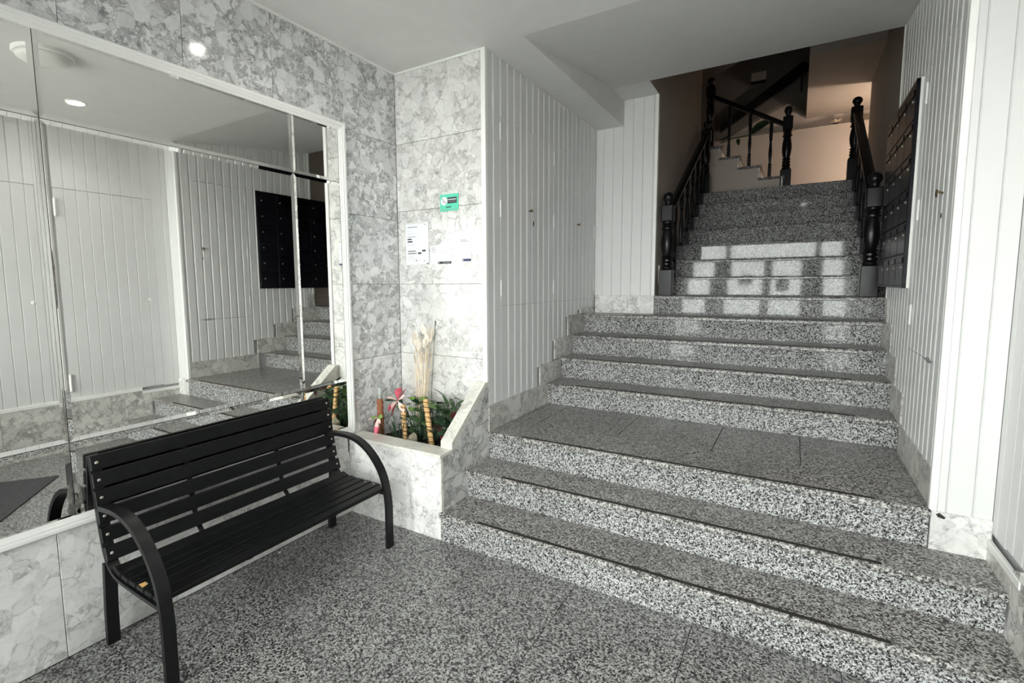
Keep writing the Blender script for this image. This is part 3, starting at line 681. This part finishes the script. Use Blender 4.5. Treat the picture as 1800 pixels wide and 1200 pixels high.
bm = bmesh.new(); prism(bm, [(PF+.100, .5135), (PF+.100, .553), (2.655, .845), (YB-.001, .845), (YB-.001, .823), (2.663, .823), (PF+.13, .5135)], 'x', XP-.078, XP+.004)
link('sloping_cap', bm, M['marble_cream'], pl)
bm = bmesh.new()
nx_, ny_ = 24, 12; gv = [[bm.verts.new((XL+(XP-.07-XL)*i/nx_, PF+.10+(YB-PF-.10)*j/ny_, .430+rnd.uniform(-.008, .012))) for j in range(ny_+1)] for i in range(nx_+1)]
for i in range(nx_):
    for j in range(ny_): bm.faces.new((gv[i][j], gv[i+1][j], gv[i+1][j+1], gv[i][j+1]))
so = link('soil', bm, M['soil'], pl, True)

# ------------------------------------------------------------------ PLANTS
def leaf(bm, base, tip, w, droop=0.0, fold=.15, n=6, roll=0.0, mi=0, shape='oval'):
    base = Vector(base); tip = Vector(tip); d = tip-base; L = d.length; t = d.normalized()
    s = t.cross(Vector((0, 0, 1)));
    if s.length < 1e-3: s = Vector((1, 0, 0))
    s.normalize(); s = Matrix.Rotation(roll, 3, t) @ s; u = s.cross(t).normalized()
    rows = []
    for i in range(n+1):
        f = i/n; p_ = base+d*f+Vector((0, 0, 1))*droop*(4*f*(1-f))*L
        ww = {'oval': math.sin(math.pi*min(1, .04+f*.95))**.75, 'blade': (1-f)**.5*(.55+.45*min(1, f*5)), 'tear': math.sin(math.pi*f**1.5)}[shape]*w/2
        ww = max(ww, .0008)
        rows.append([bm.verts.new(p_-s*ww+u*fold*ww), bm.verts.new(p_), bm.verts.new(p_+s*ww+u*fold*ww)])
    for a, b_ in zip(rows, rows[1:]):
        for k in range(2): bm.faces.new((a[k], a[k+1], b_[k+1], b_[k])).material_index = mi
ZG = .432
def leafy(name, label, cx, cy_, n, hmin, hmax, lw, ll, mat, spread=.10, shape='oval', seed=1, sep=True, dirs=None):
    r_ = random.Random(seed); root = thing(name, label, 'plant', (cx, cy_, ZG)); stems = bmesh.new()
    for i in range(n):
        a = r_.uniform(0, 2*math.pi); h = r_.uniform(hmin, hmax); rr = spread*r_.uniform(.3, 1)
        base = Vector((cx+.015*math.cos(a), cy_+.015*math.sin(a), ZG))
        p_ = Vector((min(max(cx+rr*math.cos(a), XL+.03), XP-.10), min(max(cy_+rr*math.sin(a)*.7, 2.31), YB-.03), ZG+h))
        tube(stems, smoothpath([base, base.lerp(p_, .5)+Vector((0, 0, .03)), p_], 3), .0016, 5)
        l_ = ll*r_.uniform(.75, 1.15); tip = p_+Vector((math.cos(a)*l_*.8, math.sin(a)*l_*.5, l_*r_.uniform(-.35, .55)))
        tip.x = min(max(tip.x, XL+.012), XP-.085); tip.y = min(max(tip.y, 2.25), YB-.012)
        bm = bmesh.new(); leaf(bm, p_, tip, lw*r_.uniform(.8, 1.1), droop=.08, roll=r_.uniform(-.5, .5), shape=shape)
        link('leaf', bm, mat if not isinstance(mat, list) else r_.choice(mat), root, True)
    link('stems', stems, M['leaf_dark'], root, True); return root
leafy('foliage_plant', 'leafy green plant with oval leaves around the right golden pole', -1.99, 2.49, 46, .08, .29, .062, .090, [M['leaf'], M['leaf_mid'], M['leaf_dark'], M['leaf']], .14, seed=3)
leafy('foliage_plant', 'dark green bushy plant between the two golden poles', -2.11, 2.50, 44, .06, .27, .050, .075, [M['leaf_dark'], M['leaf_dark'], M['leaf'], M['leaf_mid']], .12, seed=5)
leafy('foliage_plant', 'dark narrow-leaved plant by the sloping marble cap', -1.86, 2.54, 34, .10, .32, .030, .12, [M['leaf_dark'], M['leaf_dark'], M['leaf']], .08, 'blade', seed=8)
leafy('foliage_plant', 'dark red-leaved plant low against the sloping marble cap', -1.83, 2.44, 14, .08, .24, .055, .08, [M['leaf_red'], M['leaf_dark']], .06, seed=11)
leafy('foliage_plant', 'small plant with light green leaves at the foot of the dried bundle', -2.08, 2.46, 10, .20, .31, .052, .065, [M['leaf_light'], M['leaf_mid'], M['leaf_light']], .07, seed=13)
gr = thing('grass_plant', 'thin arching grass blades behind the front edge of the planter', 'plant', (-2.24, 2.42, ZG)); r_ = random.Random(4)
for i in range(26):
    a = r_.uniform(0, 6.28); b0 = Vector((-2.22+.05*math.cos(a), 2.43+.04*math.sin(a), ZG)); L = r_.uniform(.10, .20)
    bm = bmesh.new(); tp = b0+Vector((math.cos(a)*L*.5, math.sin(a)*L*.35, L)); tp.x = max(tp.x, XL+.01); tp.y = max(tp.y, 2.24)
    leaf(bm, b0, tp, .008, droop=.12, shape='blade', n=5); link('blade', bm, r_.choice([M['leaf'], M['leaf_dark']]), gr, True)

# dried bundle
dg = thing('dried_flowers', 'tall bundle of dried straw stems with pale papery heads against the wall', 'dried flowers', (-2.12, 2.56, ZG)); r_ = random.Random(9)
for i in range(24):
    a = i/23; top = Vector((-2.20+.13*a+r_.uniform(-.02, .02), 2.60+r_.uniform(-.05, .06), 1.02+r_.uniform(-.14, .14)))
    b0 = Vector((-2.13+.02*r_.uniform(-1, 1), 2.56+.02*r_.uniform(-1, 1), ZG)); mid = b0.lerp(top, .45)+Vector((.02*math.sin(i*2.1), 0, 0))
    bm = bmesh.new(); tube(bm, smoothpath([b0, mid, top], 5), r_.uniform(.0014, .0028), 5); link('stem', bm, M['straw'], dg, True)
for i in range(34):
    f = r_.uniform(0, 1); c_ = Vector((-2.165+r_.uniform(-.045, .075), 2.60+r_.uniform(-.04, .06), .93+f*.22)); a = r_.uniform(-.5, .5)
    bm = bmesh.new(); leaf(bm, c_, c_+Vector((.025*math.sin(a), 0, .065)), .042, droop=0, roll=math.pi/2*0+r_.uniform(-.8, .8), shape='oval', n=5); link('seed_pod', bm, M['pod'], dg, True)
for i in range(9):
    bm = bmesh.new(); b0 = Vector((-2.16, 2.56, .60)); top = Vector((-2.36+.035*i, 2.64, 1.0+.04*math.sin(i*3)))
    tube(bm, smoothpath([b0, b0.lerp(top, .5)+Vector((-.01, 0, .02)), top], 4), .0009, 4); link('fine_stalk', bm, M['straw'], dg)
bm = bmesh.new(); tube(bm, smoothpath([(-2.09, 2.58, ZG), (-2.07, 2.60, .8), (-2.045, 2.62, 1.235)], 5), [.0016]*10+[.005], 5); link('tall_stalk', bm, M['leaf_dark'], dg, True)

# moss poles
def pole(label, x0, y0, x1, y1, z1, r, mat, band, pipe=False):
    root = thing('plant_pole', label, 'plant pole', (x0, y0, ZG), 'plant support poles'); a = Vector((x0, y0, ZG-.02)); b_ = Vector((x1, y1, z1))
    n = 26; bm = bmesh.new(); tube(bm, [a.lerp(b_, i/n) for i in range(n+1)], [r*(1+.10*math.sin(i*1.9)) for i in range(n+1)], 12); link('core', bm, mat, root, True)
    if band:
        bm = bmesh.new(); t = (b_-a).normalized(); s = t.cross(Vector((0, 1, 0))).normalized(); u = s.cross(t); hl = []
        turns = 9
        for k in range(turns*12+1):
            f = k/(turns*12); an = 2*math.pi*k/12; hl.append(a.lerp(b_, .12+.86*f)+(s*math.cos(an)+u*math.sin(an))*(r+.0016))
        tube(bm, hl, .0030, 5); link('binding', bm, band, root, True)
    if pipe:
        bm = bmesh.new(); tube(bm, [b_-Vector((0, 0, .01)), b_+Vector((0, 0, .075))], .0105, 12); link('pipe', bm, M['pipe'], root, True)
    return root
pole('brown coir pole with a grey plastic pipe top beside the mirror frame', -2.352, 2.40, -2.357, 2.40, .715, .022, M['coir'], None, True)
pole('short golden twisted pole under the pink flower', -2.165, 2.43, -2.178, 2.43, .688, .0165, M['wicker'], M['wicker_dark'])
pole('tall golden twisted pole leaning left in the middle of the planter', -1.955, 2.45, -2.005, 2.45, .742, .0180, M['wicker'], M['wicker_dark'])

# pink flower
fw_ = thing('pink_flower', 'pink artificial lily facing the room above the short golden pole', 'flower', (-2.22, 2.45, .70))
cN = Vector((-2.225, 2.43, .71))
for k, (dx, dz, dy, w, mt) in enumerate(((.030, .095, -.01, .056, 'petal_pink'), (-.026, -.100, -.03, .062, 'petal_pink'), (-.058, -.075, -.03, .050, 'petal_pink'), (.070, -.065, -.02, .036, 'petal_pale'), (-.095, .008, -.01, .034, 'petal_pale'), (.045, .040, .02, .030, 'petal_pale'), (.060, .085, .02, .014, 'leaf_red'), (-.008, -.05, -.05, .045, 'petal_pale'), (-.120, -.012, 0, .022, 'leaf_dark'))):
    bm = bmesh.new(); leaf(bm, cN, cN+Vector((dx, dy, dz)), w, droop=.05, fold=.4, roll=.2*k, shape='tear'); link('petal', bm, M[mt], fw_, True)
bm = bmesh.new(); tube(bm, smoothpath([(-2.15, 2.50, ZG), (-2.20, 2.50, .62), (-2.225, 2.44, .71)], 5), .003, 6); link('stem', bm, M['leaf_dark'], fw_, True)
fb = thing('pink_flower', 'closed pink bud hanging over the planter front edge below the brown pole', 'flower', (-2.31, 2.33, .57))
bm = bmesh.new(); q0 = Vector((-2.315, 2.335, .602)); ax = Vector((0.006, -.03, -.105))
pts = [q0+ax*f for f in [i/8 for i in range(9)]]; tube(bm, pts, [.004, .007, .010, .0135, .0165, .0175, .016, .012, .005], 12)
for f in bm.faces: f.material_index = 0 if f.calc_center_median().z < .553 else 1
link('bud', bm, None, fb, True, [M['petal_pink'], M['petal_pale']])
for k, (dx, dz, w, mt) in enumerate(((.052, .018, .034, 'leaf_light'), (-.055, -.006, .026, 'leaf_light'), (-.085, -.022, .012, 'petal_pale'), (.030, -.03, .02, 'petal_pale'), (-.035, -.045, .014, 'leaf_red'))):
    bm = bmesh.new(); leaf(bm, q0, q0+Vector((dx, -.01, dz)), w, droop=.1, shape='oval', roll=1.0); link('leaf' if 'leaf' in mt else 'petal', bm, M[mt], fb, True)
bm = bmesh.new(); tube(bm, smoothpath([(-2.33, 2.40, ZG), (-2.33, 2.37, .56), q0], 4), .003, 6); link('stem', bm, M['leaf_dark'], fb, True)

def rock(label, c_, s, seed):
    bm = bmesh.new(); bmesh.ops.create_icosphere(bm, subdivisions=3, radius=1); r_ = random.Random(seed)
    ph = [r_.uniform(0, 6) for _ in range(6)]
    for v in bm.verts:
        p_ = v.co.copy(); k = 1+.16*math.sin(3*p_.x+ph[0])+.12*math.sin(4*p_.y+ph[1])+.12*math.sin(5*p_.z+ph[2])+.05*math.sin(11*p_.x+9*p_.z+ph[3])
        v.co = Vector((p_.x*s[0]*k, p_.y*s[1]*k, p_.z*s[2]*k))+Vector(c_)
    o = link('stone', bm, M['stone'], None, True); o['label'] = label; o['category'] = 'stone'; o['group'] = 'stones in the planter'
rock('tall pointed mossy stone standing in the planter soil', (-2.065, 2.38, .475), (.030, .022, .065), 2)
rock('small rounded grey stone left of the pointed stone', (-2.13, 2.35, .448), (.028, .02, .022), 3)
rock('small stone at the foot of the right golden pole', (-1.90, 2.37, .452), (.03, .022, .026), 5)

# ------------------------------------------------------------------ NOTICES
YN = YB-.001
def pbox(nm, x0, x1, z0, z1, mat, parent, d=.0015, off=0.0): return box(nm, (x0, x1, YN-off-d, YN-off, z0, z1), M[mat], parent)
s = thing('no_smoking_sign', 'small mint green sign with a crossed-out cigarette symbol', 'sign', (-1.97, YN, 1.96))
pbox('plate', -2.046, -1.898, 1.957, 2.066, 'sign_green', s, .003)
bm = bmesh.new(); lathe(bm, [(.0275, 0), (.0275, .001)], 24); bmesh.ops.transform(bm, matrix=Matrix.Translation((-2.012, YN-.003, 2.023)) @ Matrix.Rotation(math.pi/2, 4, 'X'), verts=bm.verts); link('disc', bm, M['paper'], s)
bm = bmesh.new(); tube(bm, [(-2.031, YN-.0045, 2.042), (-1.994, YN-.0045, 2.004)], .0016, 5); link('slash', bm, M['ink'], s)
pbox('cigarette', -2.028, -2.004, 2.016, 2.0195, 'ink_grey', s, .0008, .004)
pbox('caption_bar', -1.984, -1.910, 2.006, 2.044, 'ink', s, .001, .003)
pbox('text_line', -1.980, -1.915, 2.027, 2.034, 'ink_pale', s, .0006, .004); pbox('text_line', -1.976, -1.920, 2.016, 2.019, 'ink_grey', s, .0006, .004)
pbox('text_line', -1.998, -1.956, 1.980, 1.986, 'ink', s, .0006, .003); pbox('text_line', -2.040, -1.905, 1.966, 1.969, 'ink_grey', s, .0006, .003)
s = thing('framed_notice', 'tall printed notice in a thin clear plastic frame, leftmost of the papers', 'notice', (-2.25, YN, 1.61))
pbox('backing', -2.354, -2.147, 1.612, 1.902, 'paper_frame', s, .003); pbox('sheet', -2.348, -2.165, 1.625, 1.892, 'paper', s, .001, .003)
for b_ in ((-2.165, -2.150, 1.616, 1.899), (-2.351, -2.150, 1.616, 1.623)): pbox('frame_edge', *b_, 'paper', s, .004, .001)
for x0, x1, z, h, mt in ((-2.330, -2.245, 1.868, .006, 'ink_grey'), (-2.335, -2.30, 1.848, .003, 'ink_pale'), (-2.335, -2.28, 1.826, .003, 'ink_pale'), (-2.333, -2.26, 1.803, .004, 'ink_grey'), (-2.333, -2.296, 1.785, .009, 'ink'), (-2.333, -2.290, 1.768, .009, 'ink'),
                         (-2.335, -2.27, 1.750, .003, 'ink_pale'), (-2.330, -2.262, 1.703, .009, 'ink_grey'), (-2.332, -2.255, 1.687, .009, 'ink_grey'), (-2.205, -2.175, 1.702, .012, 'ink'), (-2.242, -2.213, 1.686, .012, 'ink'),
                         (-2.335, -2.27, 1.668, .003, 'ink_pale'), (-2.335, -2.22, 1.655, .003, 'ink_pale'), (-2.335, -2.22, 1.642, .003, 'ink_pale'), (-2.262, -2.252, 1.636, .012, 'ink_grey'), (-2.192, -2.182, 1.637, .008, 'ink_grey'), (-2.180, -2.172, 1.878, .008, 'ink_grey')):
    pbox('text_line', x0, x1, z, z+h, mt, s, .0005, .004)
s = thing('paper_notice', 'wide white paper notice with a black bar at its lower right', 'notice', (-2.05, YN, 1.61), 'white paper notices')
pbox('sheet', -2.137, -1.962, 1.614, 1.737, 'paper', s); pbox('bar', -2.072, -1.962, 1.614, 1.630, 'ink', s, .0006, .0015); pbox('bar_text', -2.066, -2.060, 1.618, 1.626, 'ink_pale', s, .0004, .0021); pbox('bar_text', -2.030, -1.975, 1.620, 1.624, 'ink_grey', s, .0004, .0021)
for x0, x1, z, h, mt in ((-2.070, -2.0, 1.694, .005, 'ink_pale'), (-2.068, -2.0, 1.677, .003, 'ink_pale'), (-2.070, -2.01, 1.662, .003, 'ink_pale'), (-2.06, -1.97, 1.644, .003, 'ink_pale')): pbox('text_line', x0, x1, z, z+h, mt, s, .0005, .0015)
for b_ in ((-2.122, -2.119, 1.695, 1.725), (-2.098, -2.095, 1.690, 1.722), (-2.122, -2.098, 1.722, 1.725), (-2.118, -2.098, 1.690, 1.693), (-2.115, -2.103, 1.705, 1.712)): pbox('emblem', *b_, 'ink_grey', s, .0005, .0015)
s = thing('paper_notice', 'narrow white paper notice with a navy bar, rightmost of the papers', 'notice', (-1.87, YN, 1.62), 'white paper notices')
pbox('sheet', -1.934, -1.805, 1.622, 1.797, 'paper', s); pbox('bar', -1.872, -1.805, 1.626, 1.642, 'ink_navy', s, .0006, .0015); pbox('bar_text', -1.867, -1.861, 1.630, 1.638, 'ink_pale', s, .0004, .0021)
for x0, x1, z, h, mt in ((-1.887, -1.845, 1.762, .005, 'ink_grey'), (-1.887, -1.825, 1.752, .005, 'ink_grey'), (-1.92, -1.89, 1.735, .003, 'ink_pale'), (-1.92, -1.895, 1.72, .003, 'ink_pale'), (-1.92, -1.88, 1.705, .003, 'ink_pale'), (-1.92, -1.90, 1.692, .004, 'ink_pale'), (-1.92, -1.885, 1.68, .004, 'ink_pale'), (-1.916, -1.865, 1.662, .004, 'ink_pale')): pbox('text_line', x0, x1, z, z+h, mt, s, .0005, .0015)
for b_ in ((-1.922, -1.920, 1.752, 1.772), (-1.908, -1.906, 1.756, 1.772), (-1.920, -1.908, 1.770, 1.772)): pbox('emblem', *b_, 'ink_pale', s, .0005, .0015)

# ------------------------------------------------------------------ BENCH
bn = thing('bench', 'black slatted bench with curved steel armrests in front of the mirror', 'bench', (-2.15, 1.4, 0))
def side(y):
    arm = [(-1.897, y, 0), (-1.897, y, .14), (-1.899, y, .27), (-1.925, y, .395), (-1.975, y, .480), (-2.045, y, .548), (-2.13, y, .590), (-2.23, y, .603), (-2.36, y, .592)]
    bm = bmesh.new(); tube(bm, smoothpath(arm, 6), .01, flat=(.044, .020)); bmesh.ops.bevel(bm, geom=[e for e in bm.edges if e.is_manifold and e.calc_face_angle(0) > .8], offset=.003, segments=1, affect='EDGES')
    fr = link('arm_leg', bm, M['black_metal'], bn, 'auto')
    bk = [(-2.412, y, .795), (-2.398, y, .70), (-2.383, y, .60), (-2.366, y, .50), (-2.345, y, .42), (-2.315, y, .362), (-2.265, y, .332), (-2.20, y, .322), (-2.05, y, .318), (-1.91, y, .318)]
    bm = bmesh.new(); tube(bm, smoothpath(bk, 6), .01, flat=(.040, .014)); link('seat_back_bar', bm, M['black_metal'], bn, 'auto')
    bm = bmesh.new(); tube(bm, [(-2.372, y, 0), (-2.366, y, .15), (-2.345, y, .36)], .01, flat=(.044, .022)); link('rear_leg', bm, M['black_metal'], bn, 'auto')
for y in (.826, 1.976): side(y)
BK = [(-2.412, .795), (-2.398, .70), (-2.383, .60), (-2.366, .50), (-2.345, .42)]
def backx(z):
    for (xa, za), (xb, zb) in zip(BK, BK[1:]):
        if zb <= z <= za: return xb+(xa-xb)*(z-zb)/(za-zb)
    return BK[-1][0]+.01
for z in (.768, .697, .626, .552, .478, .403):
    x = backx(z); dx = (backx(min(z+.03, .79))-backx(z-.03 if z > .45 else z))/.06*1.0
    bm = bmesh.new(); sbox(bm, .008, .026, -.598, .600, -.0305, .0305)
    bmesh.ops.bevel(bm, geom=bm.edges[:], offset=.003, segments=1, affect='EDGES')
    ang = -math.atan(.15) if z > .45 else -.26
    bmesh.ops.transform(bm, matrix=Matrix.Translation((x, 1.401, z)) @ Matrix.Rotation(ang, 4, 'Y'), verts=bm.verts)
    sl = link('back_slat', bm, M['black_slat'], bn)
    for y in (.824, 1.978):
        bm = bmesh.new(); lathe(bm, [(.0062, 0), (.0062, .0015), (.003, .0035)], 10)
        bmesh.ops.transform(bm, matrix=Matrix.Translation((x, y, z)) @ Matrix.Rotation(ang, 4, 'Y') @ Matrix.Translation((.026, 0, 0)) @ Matrix.Rotation(math.pi/2, 4, 'Y'), verts=bm.verts); link('screw', bm, M['screw'], sl)
for i in range(6):
    x = -1.938-.062*i; z = .343 if i < 5 else .352
    bm = bmesh.new(); sbox(bm, -.026, .026, -.590, .590, -.010, .010); bmesh.ops.bevel(bm, geom=bm.edges[:], offset=.003, segments=1, affect='EDGES')
    ang = [0.02, 0, 0, 0, .10, .32][i]; bmesh.ops.transform(bm, matrix=Matrix.Translation((x, 1.401, z)) @ Matrix.Rotation(ang, 4, 'Y'), verts=bm.verts)
    sl = link('seat_slat', bm, M['black_slat'], bn)
    for y in (.836, 1.966):
        bm = bmesh.new(); lathe(bm, [(.0055, 0), (.0055, .001), (.003, .002)], 10, (x, y)); bmesh.ops.translate(bm, vec=(0, 0, z+.010), verts=bm.verts); link('screw', bm, M['screw' if i < 3 else 'black_metal'], sl)
    if i == 2:
        bm = bmesh.new(); prism(bm, [(x-.02, .818), (x+.016, .815), (x+.010, .836), (x-.016, .840)], 'z', z+.0095, z+.0106); o = link('worn_patch', bm, M['wood_chip'], sl); o['label'] = 'bare wood showing through the paint'
for y in (1.175, 1.632):
    bm = bmesh.new(); tube(bm, smoothpath([(-2.415, y, .785), (-2.388, y, .60), (-2.352, y, .42), (-2.318, y, .360), (-2.262, y, .328), (-2.15, y, .325), (-1.93, y, .325)], 6), .01, flat=(.020, .008)); link('middle_brace', bm, M['black_metal'], bn, 'auto')

# ------------------------------------------------------------------ CEILING LAMPS, MAT
lp = thing('ceiling_lamp', 'round unlit opal ceiling lamp seen only in the mirror', 'lamp', (-.80, 1.31, ZC))
bm = bmesh.new(); lathe(bm, [(.150, ZC), (.150, ZC-.018), (.143, ZC-.024)], 40, (-.80, 1.31)); link('base_ring', bm, M['trim'], lp, 'auto')
bm = bmesh.new(); lathe(bm, [(.137, ZC-.020), (.132, ZC-.040), (.11, ZC-.055), (.06, ZC-.064), (.01, ZC-.066)], 40, (-.80, 1.31)); link('shade', bm, M['lamp_glass'], lp, True)
for x_, rr_, lab in ((.05, .055, 'small lit downlight that glares in the upper left mirror tile'), (-1.71, .034, 'small lit downlight above the mirror, glinting on the marble')):
    lb = thing('ceiling_lamp', lab, 'lamp', (x_, 1.76, ZC))
    bm = bmesh.new(); lathe(bm, [(rr_+.014, ZC), (rr_+.014, ZC-.006), (rr_+.002, ZC-.008), (rr_+.002, ZC-.002)], 24, (x_, 1.76)); link('ring', bm, M['trim'], lb, 'auto')
    bm = bmesh.new(); lathe(bm, [(rr_, ZC-.002), (rr_, ZC-.007), (rr_*.6, ZC-.010), (.003, ZC-.011)], 20, (x_, 1.76)); link('bulb', bm, M['bulb'], lb, True)
mt = bpy.data.objects.new('door_mat', None); C.objects.link(mt); mt.location = (-.15, .9, 0); mt['label'] = 'dark charcoal floor mat seen at the lower left of the mirror'; mt['category'] = 'mat'
bm = bmesh.new(); c0 = Vector((.04, 1.44)); u_ = Vector((-.79, -.613)); v_ = Vector((.60, -.80)); pts = [c0, c0+u_*1.2, c0+u_*1.2+v_*.75, c0+v_*.75]; prism(bm, [(p_.x, p_.y) for p_ in pts], 'z', 0, .006); link('pile', bm, M['mat'], mt)

# things on the planter ledge upstairs
def ledge_plant(label, x, y, z, n, L, w, mat, seed):
    r_ = random.Random(seed); x, y, z = fx(x), YFW+.06, fz(z); root = thing('potted_plant', label, 'plant', (x, y, z), 'plants on the upstairs ledge')
    bm = bmesh.new(); lathe(bm, [(.03, z), (.038, z+.03), (.034, z+.03), (.028, z+.004)], 12, (x, y)); link('pot', bm, M['plaster_dark'], root)
    for i in range(n):
        a = r_.uniform(0, 6.28); b0 = Vector((x, y, z+.02)); bm = bmesh.new(); tp = b0+Vector((math.cos(a)*L, math.sin(a)*L*.4, L*r_.uniform(.1, .7))); leaf(bm, b0, tp, w, droop=.2, shape='oval'); link('leaf', bm, mat, root, True)
ledge_plant('small dry-looking plant on the ledge right of the third newel', .345, 8.10, 3.50, 9, .085, .03, M['straw'], 2)
ledge_plant('wiry plant on the ledge behind the right balustrade', .60, 8.12, 3.50, 8, .13, .02, M['leaf'], 6)
bg_ = thing('potted_plant', 'large dark green leaf on the ledge behind the slanting rail', 'plant', (fx(-.52), YFW-.02, fz(3.5)), 'plants on the upstairs ledge')
for b0, tp, w in (((-.66, -.03, 3.51), (-.38, -.04, 3.66), .13), ((-.98, -.02, 3.42), (-1.05, -.03, 3.30), .06), ((-.80, -.02, 3.49), (-.78, -.04, 3.39), .06)):
    bm = bmesh.new(); leaf(bm, (fx(b0[0]), YFW+b0[1], fz(b0[2])), (fx(tp[0]), YFW+tp[1], fz(tp[2])), w, droop=.1, roll=1.2); link('leaf', bm, M['leaf_dark'], bg_, True)
bm = bmesh.new(); tube(bm, smoothpath([(fx(-1.02), YFW-.02, fz(3.46)), (fx(-.85), YFW-.02, fz(3.50)), (fx(-.66), YFW-.03, fz(3.51))], 4), .008, 6); link('stem', bm, M['leaf_dark'], bg_, True)

# crumb on the floor below the bench
bm = bmesh.new(); bmesh.ops.create_icosphere(bm, subdivisions=1, radius=.008); bmesh.ops.scale(bm, vec=(1, 1.3, .3), verts=bm.verts); bmesh.ops.translate(bm, vec=(-2.385, 1.62, .0028), verts=bm.verts)
o = link('paper_scrap', bm, M['paper']); o['label'] = 'tiny white scrap on the granite floor under the bench by the wall'; o['category'] = 'scrap'
